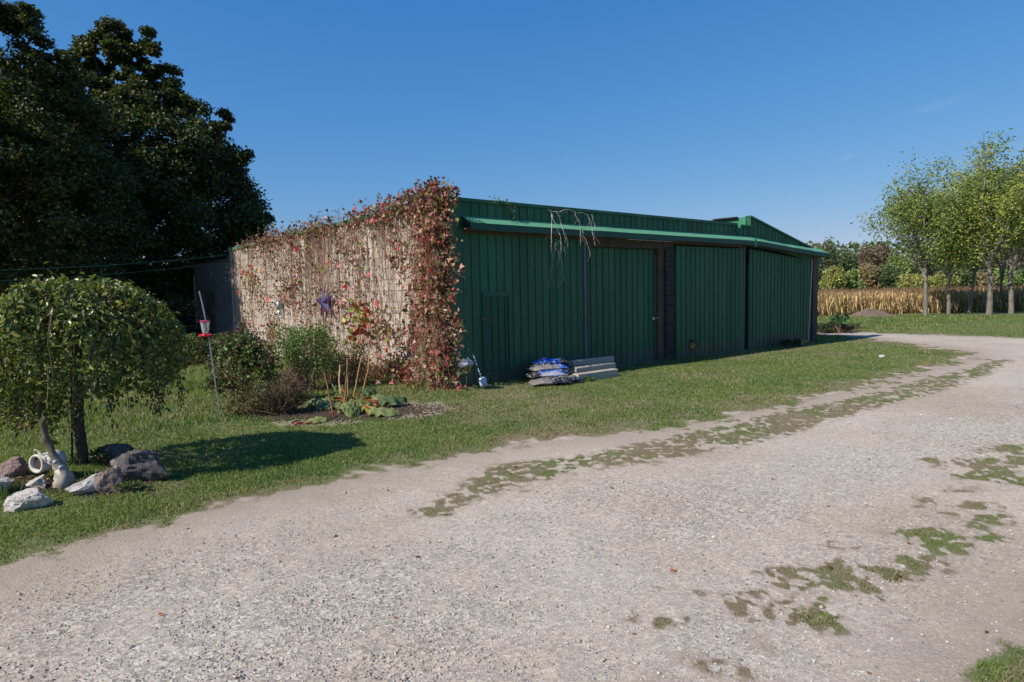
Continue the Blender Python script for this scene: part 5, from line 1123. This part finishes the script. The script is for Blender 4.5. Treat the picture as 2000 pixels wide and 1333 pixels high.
# dirt mound
p = gnd(1698, 618); mb = MB(); nn_ = 24; v = [p+[0, 0, .32]]; f3 = []
rings = 7
V_ = []
for i in range(rings+1):
    for j in range(nn_):
        a = 2*math.pi*j/nn_; r_ = i/rings; hgt = .34*(1-r_**1.6)*(1+.25*math.sin(a*2)); V_.append([p[0]+math.cos(a)*1.55*r_, p[1]+math.sin(a)*.8*r_, p[2]+hgt-.01+mnoise.noise(Vector((math.cos(a)*r_*4, math.sin(a)*r_*4, 2)))*.09*(1 if i < rings else 0)])
f4 = np.array([[i*nn_+j, (i+1)*nn_+j, (i+1)*nn_+(j+1) % nn_, i*nn_+(j+1) % nn_] for i in range(rings) for j in range(nn_)]); mb.add(V_, f4)
solo('dirt_mound', mb, M['moundsoil'], 'low brown heap of soil in front of the corn', 'mound', p, None, True)
# yellow post
p = gnd(1907, 609); b = MB(); b.tube([p, atY(1911, 584, p[1])], .055, 8); solo('marker_post', b, M['yellow'], 'leaning yellow plastic post before the corn', 'post', p)
# row of trees
def gtree(px, py, H_, r0, label, nleaf, seed, fork=.32, spread=.42, pal=None, lean=0., lsz=(.13, .24)):
    global rng
    p = gnd(px, py); t = thing('deciduous_tree', label, 'tree', p, 'row of young trees before the corn')
    r_ = np.random.default_rng(seed); b = MB(); bb = MB(); tips = []; segs = []
    def grow(P0, d, L_, rad_, lev, acc):
        n_ = 5; pts = [P0]; dd = d.copy()
        for k in range(n_):
            dd = unit((dd+r_.normal(size=3)*(.03 if lev == 0 else .10)+np.array([0, 0, .05]))[None])[0]; pts.append(pts[-1]+dd*L_/n_)
        pts = np.array(pts); segs.append((pts, rad_, lev))
        if lev >= 2: tips.extend([pts[k] for k in (2, 3, 4, 5)])
        if lev >= 4: return
        nch = [4, 3, 3, 2][lev] if lev else 5
        for k in range(nch):
            f_ = r_.uniform(.75 if lev == 0 else .4, 1.0) if k else 1.0; q = pts[min(n_, int(f_*n_))]; a = r_.uniform(0, 6.28)+k*2.1; sp_ = spread*(.9 if k else .35)+r_.normal()*.1
            perp = unit(np.cross(dd, [math.cos(a), math.sin(a), .1])[None])[0]; nd = unit((dd*math.cos(sp_)+perp*math.sin(sp_))[None])[0]
            grow(q, nd, L_*r_.uniform(.62, .85), rad_*.55, lev+1, bb)
    grow(p, np.array([lean, 0, 1.]), H_*fork, r0, 0, b)
    mz = max(q[0][:, 2].max() for q in segs); ks = H_*.96/(mz-p[2]); kw = np.array([ks*.5+.5, ks*.5+.5, ks])
    for pts, rad_, lev in segs: (b if lev == 0 else bb).tube(p+(pts-p)*kw, np.linspace(rad_, rad_*.6, 6), 7 if lev < 2 else 4, (1, 1, 1), caps=False)
    b.build('trunk', M['greybark'], t, True); bb.build('branch', M['greybark'], t, kind='stuff')
    T = p+(np.array(tips)-p)*kw; T = T[T[:, 2] > p[2]+H_*.30]
    sub = r_.choice(len(T), max(40, int(len(T)*.45)), replace=False); idx = sub[r_.integers(0, len(sub), nleaf)]; P = T[idx]+r_.normal(size=(nleaf, 3))*[.34, .34, .26]
    v, f, c = leaves(P, r_.uniform(*lsz, nleaf), .38, pal, 'droop', .35, None, .3, .25); put('foliage', v, f, M['leaf'], t, c, False, 'stuff')
PT = [(.13, .19, .04), (.19, .26, .06), (.09, .13, .04), (.26, .28, .06)]; PTY = [(.28, .31, .06), (.21, .28, .07), (.36, .34, .07), (.14, .20, .05)]
gtree(1808, 616, 8.8, 0.125, 'leftmost slender tree of the row with darker green leaves', 6840, 11, .34, 0.62, PT)
gtree(1853, 614, 8.5, 0.112, 'second tree of the row standing a little behind', 5320, 12, .34, 0.55, PTY)
gtree(1893, 612, 8.6, 0.106, 'third thin dark stemmed tree of the row', 4560, 13, .34, 0.5, PT)
gtree(1932, 615, 9.6, 0.158, 'thick forked tree with pale trunk at the middle of the row', 8740, 14, .26, 0.66, PTY)
gtree(1975, 613, 9.9, 0.145, 'tall dark stemmed tree right of the thick forked one', 7220, 15, .34, 0.58, PT)
gtree(1958, 607, 8.4, 0.086, 'thin leaning tree behind between the two thickest trunks', 3230, 16, .36, 0.45, PTY, -.05)
gtree(2010, 611, 9.6, 0.132, 'tree at the right edge of the picture', 7220, 17, .34, 0.55, PTY)
gtree(2060, 612, 9.4, 0.132, 'tree whose crown hangs in from beyond the right edge', 6080, 18, .34, 0.6, PT)
# wood behind the corn
cols = {'olive': [(.06, .075, .03), (.09, .10, .04), (.05, .06, .03)], 'green': [(.045, .08, .025), (.07, .11, .035), (.035, .06, .02)], 'yellow': [(.17, .18, .035), (.12, .15, .035), (.20, .18, .045)], 'orange': [(.22, .13, .06), (.16, .12, .06), (.12, .11, .05)], 'red': [(.13, .075, .055), (.10, .07, .05), (.08, .07, .045)], 'bright': [(.10, .16, .035), (.14, .19, .05)]}
wood = [(1612, 560, 466, 75, 30, 'olive', 'tall pointed olive tree rising beside the barn roof edge'), (1572, 560, 500, 72, 34, 'green', 'green tree mostly hidden by the barn end'), (1630, 566, 522, 64, 26, 'yellow', 'bright yellow bush nearest the barn'), (1655, 560, 484, 78, 30, 'green', 'dark green tree behind the yellow bush'),
        (1665, 566, 530, 65, 22, 'bright', 'light green bush right of the bright yellow one'), (1690, 558, 480, 80, 32, 'red', 'russet crowned tree in the middle distance'), (1698, 565, 505, 67, 28, 'orange', 'orange tinted tree in front of the russet one'), (1722, 560, 474, 82, 28, 'red', 'tallest purplish brown tree on the skyline'),
        (1740, 566, 520, 66, 26, 'green', 'deep green bush before the purplish tree'), (1752, 558, 488, 76, 30, 'bright', 'fresh green tree left of the first row trunk'), (1785, 565, 530, 64, 30, 'yellow', 'yellow green bush just left of the first row trunk'), (1800, 558, 486, 78, 34, 'olive', 'olive tree behind the first row trunk'),
        (1840, 565, 530, 65, 26, 'yellow', 'mustard bush between the first and second trunks'), (1845, 558, 480, 80, 32, 'green', 'green tree behind the second trunk'), (1878, 565, 524, 66, 24, 'green', 'dark bush between the second and third trunks'), (1885, 556, 486, 78, 30, 'olive', 'olive tree behind the third trunk'),
        (1918, 563, 528, 66, 26, 'orange', 'brownish bush left of the thick trunk'), (1930, 556, 480, 80, 34, 'green', 'green tree behind the thick trunk'), (1965, 562, 522, 66, 28, 'bright', 'bright green bush between the two thick trunks'), (1975, 556, 474, 78, 32, 'red', 'reddish tree behind the dark stemmed trunk'),
        (2005, 560, 520, 66, 30, 'green', 'green bush at the right edge below the crowns'), (2020, 556, 478, 80, 36, 'olive', 'olive tree at the right edge of the wood'), (1535, 560, 500, 76, 40, 'green', 'green tree standing hidden behind the barn roof'), (2080, 556, 480, 80, 40, 'green', 'green tree beyond the right edge')]
for k, (px, pyb, pyt, Yd, rpx, kind, lab) in enumerate(wood):
    bse = atY(px, pyb, Yd); bse[2] = 0; H_ = atY(px, pyt, Yd)[2]; R_ = rpx/FP*Yd
    t = thing('woodland_tree' if H_ > 4.6 else 'woodland_bush', lab, 'tree' if H_ > 4.6 else 'bush', bse, 'trees and bushes of the wood behind the corn')
    nb = 34; u = unit(rng.normal(size=(nb, 3))); u[:, 2] = np.abs(u[:, 2])**.8*np.sign(u[:, 2]+.3); cc = bse+[0, 0, H_*.52]+u*[R_*.72, R_*.72, H_*.40]*rng.uniform(.6, 1., (nb, 1))
    n_ = 4600; idx = rng.integers(0, nb, n_); q = unit(rng.normal(size=(n_, 3)))*rng.random((n_, 1))**.4; P = cc[idx]+q*[R_*.42, R_*.42, H_*.17]; P[:, 2] = np.clip(P[:, 2], .1, None)
    pt = np.array([cols[kind][i % len(cols[kind])] for i in range(3)]); pt = 1.7*(pt*.72+.28*pt.mean(1, keepdims=True)*[1.15, 1.05, .6])+.006; v, f, c = leaves(P, rng.uniform(.16, .30, n_), .7, pt, 'any', 0, None, .3, .28); c = c*np.repeat(rng.uniform(.75, 1.25, nb)[idx], 4)[:, None]
    put('crown', v, f, M['leaf'], t, c, False, 'stuff')
    b = MB(); b.tube(curve(bse, bse+[rng.normal()*.2, 0, H_*.8], (0, 0, 0), 6), np.linspace(.16, .04, 6), 6, (.8, .75, .7))
    for j_ in range(8): c_ = cc[rng.integers(0, nb)]; b.tube(curve(bse+[0, 0, H_*.3], c_, (0, 0, 0), 5), np.linspace(.06, .02, 5), 4, (1.1, 1.05, 1), caps=False)
    b.build('trunk', M['greybark'], t)
# far low wood that closes the horizon all round the yard
n_ = 70000; a = rng.uniform(-70, 80, n_)*math.pi/180; Rr = rng.uniform(108, 122, n_); hz = rng.random(n_)**1.1*(6.5+3*fbm(a*18, a*0, 4))
P = np.stack([Rr*np.sin(a), Rr*np.cos(a), hz], 1); v, f, c = leaves(P, rng.uniform(.4, .8, n_), .8, [tuple(1.5*a for a in c_) for c_ in cols['green']+cols['olive']], 'any', 0, None, .3, .3)
o = put('far_wood', v, f, M['leaf'], None, c, False, 'stuff'); o['label'] = 'distant line of green and olive woodland on the horizon'; o['category'] = 'wood'
# soil and weeds inside the rock ring
n_ = 1500; c0 = gnd(110, 945); xy = np.stack([c0[0]+rng.normal(size=n_)*.42, c0[1]+rng.normal(size=n_)*.16], 1); s_ = rng.uniform(.006, .022, n_)
Vp = base[None]*rng.uniform(.5, 1.4, (n_, 6, 1))*s_[:, None, None]+np.stack([xy[:, 0], xy[:, 1], gz(xy[:, 0], xy[:, 1])+s_*.4], 1)[:, None]
o = put('mulch', Vp.reshape(-1, 3), (F8[None]+6*np.arange(n_)[:, None, None]).reshape(-1, 3), M['mulch'], None, None, False, 'stuff'); o['label'] = 'dark soil crumbs and bark inside the rock ring'; o['category'] = 'soil'
shrub('rock_weeds', 190, 905, .28, .16, .16, 420, [(.07, .12, .03), (.10, .15, .04), (.16, .13, .06)], 'small weeds at the foot of the weeping tree trunk', cat='weeds', leafs=(.02, .045), twigs=60, tw=(.8, .7, .5), lumps=18)
shrub('rock_weeds', 245, 962, .22, .06, .12, 200, [(.07, .12, .03), (.10, .15, .04)], 'little weeds in front of the pinkish boulder', cat='weeds', leafs=(.02, .04), twigs=40, tw=(.6, .7, .4), lumps=12)
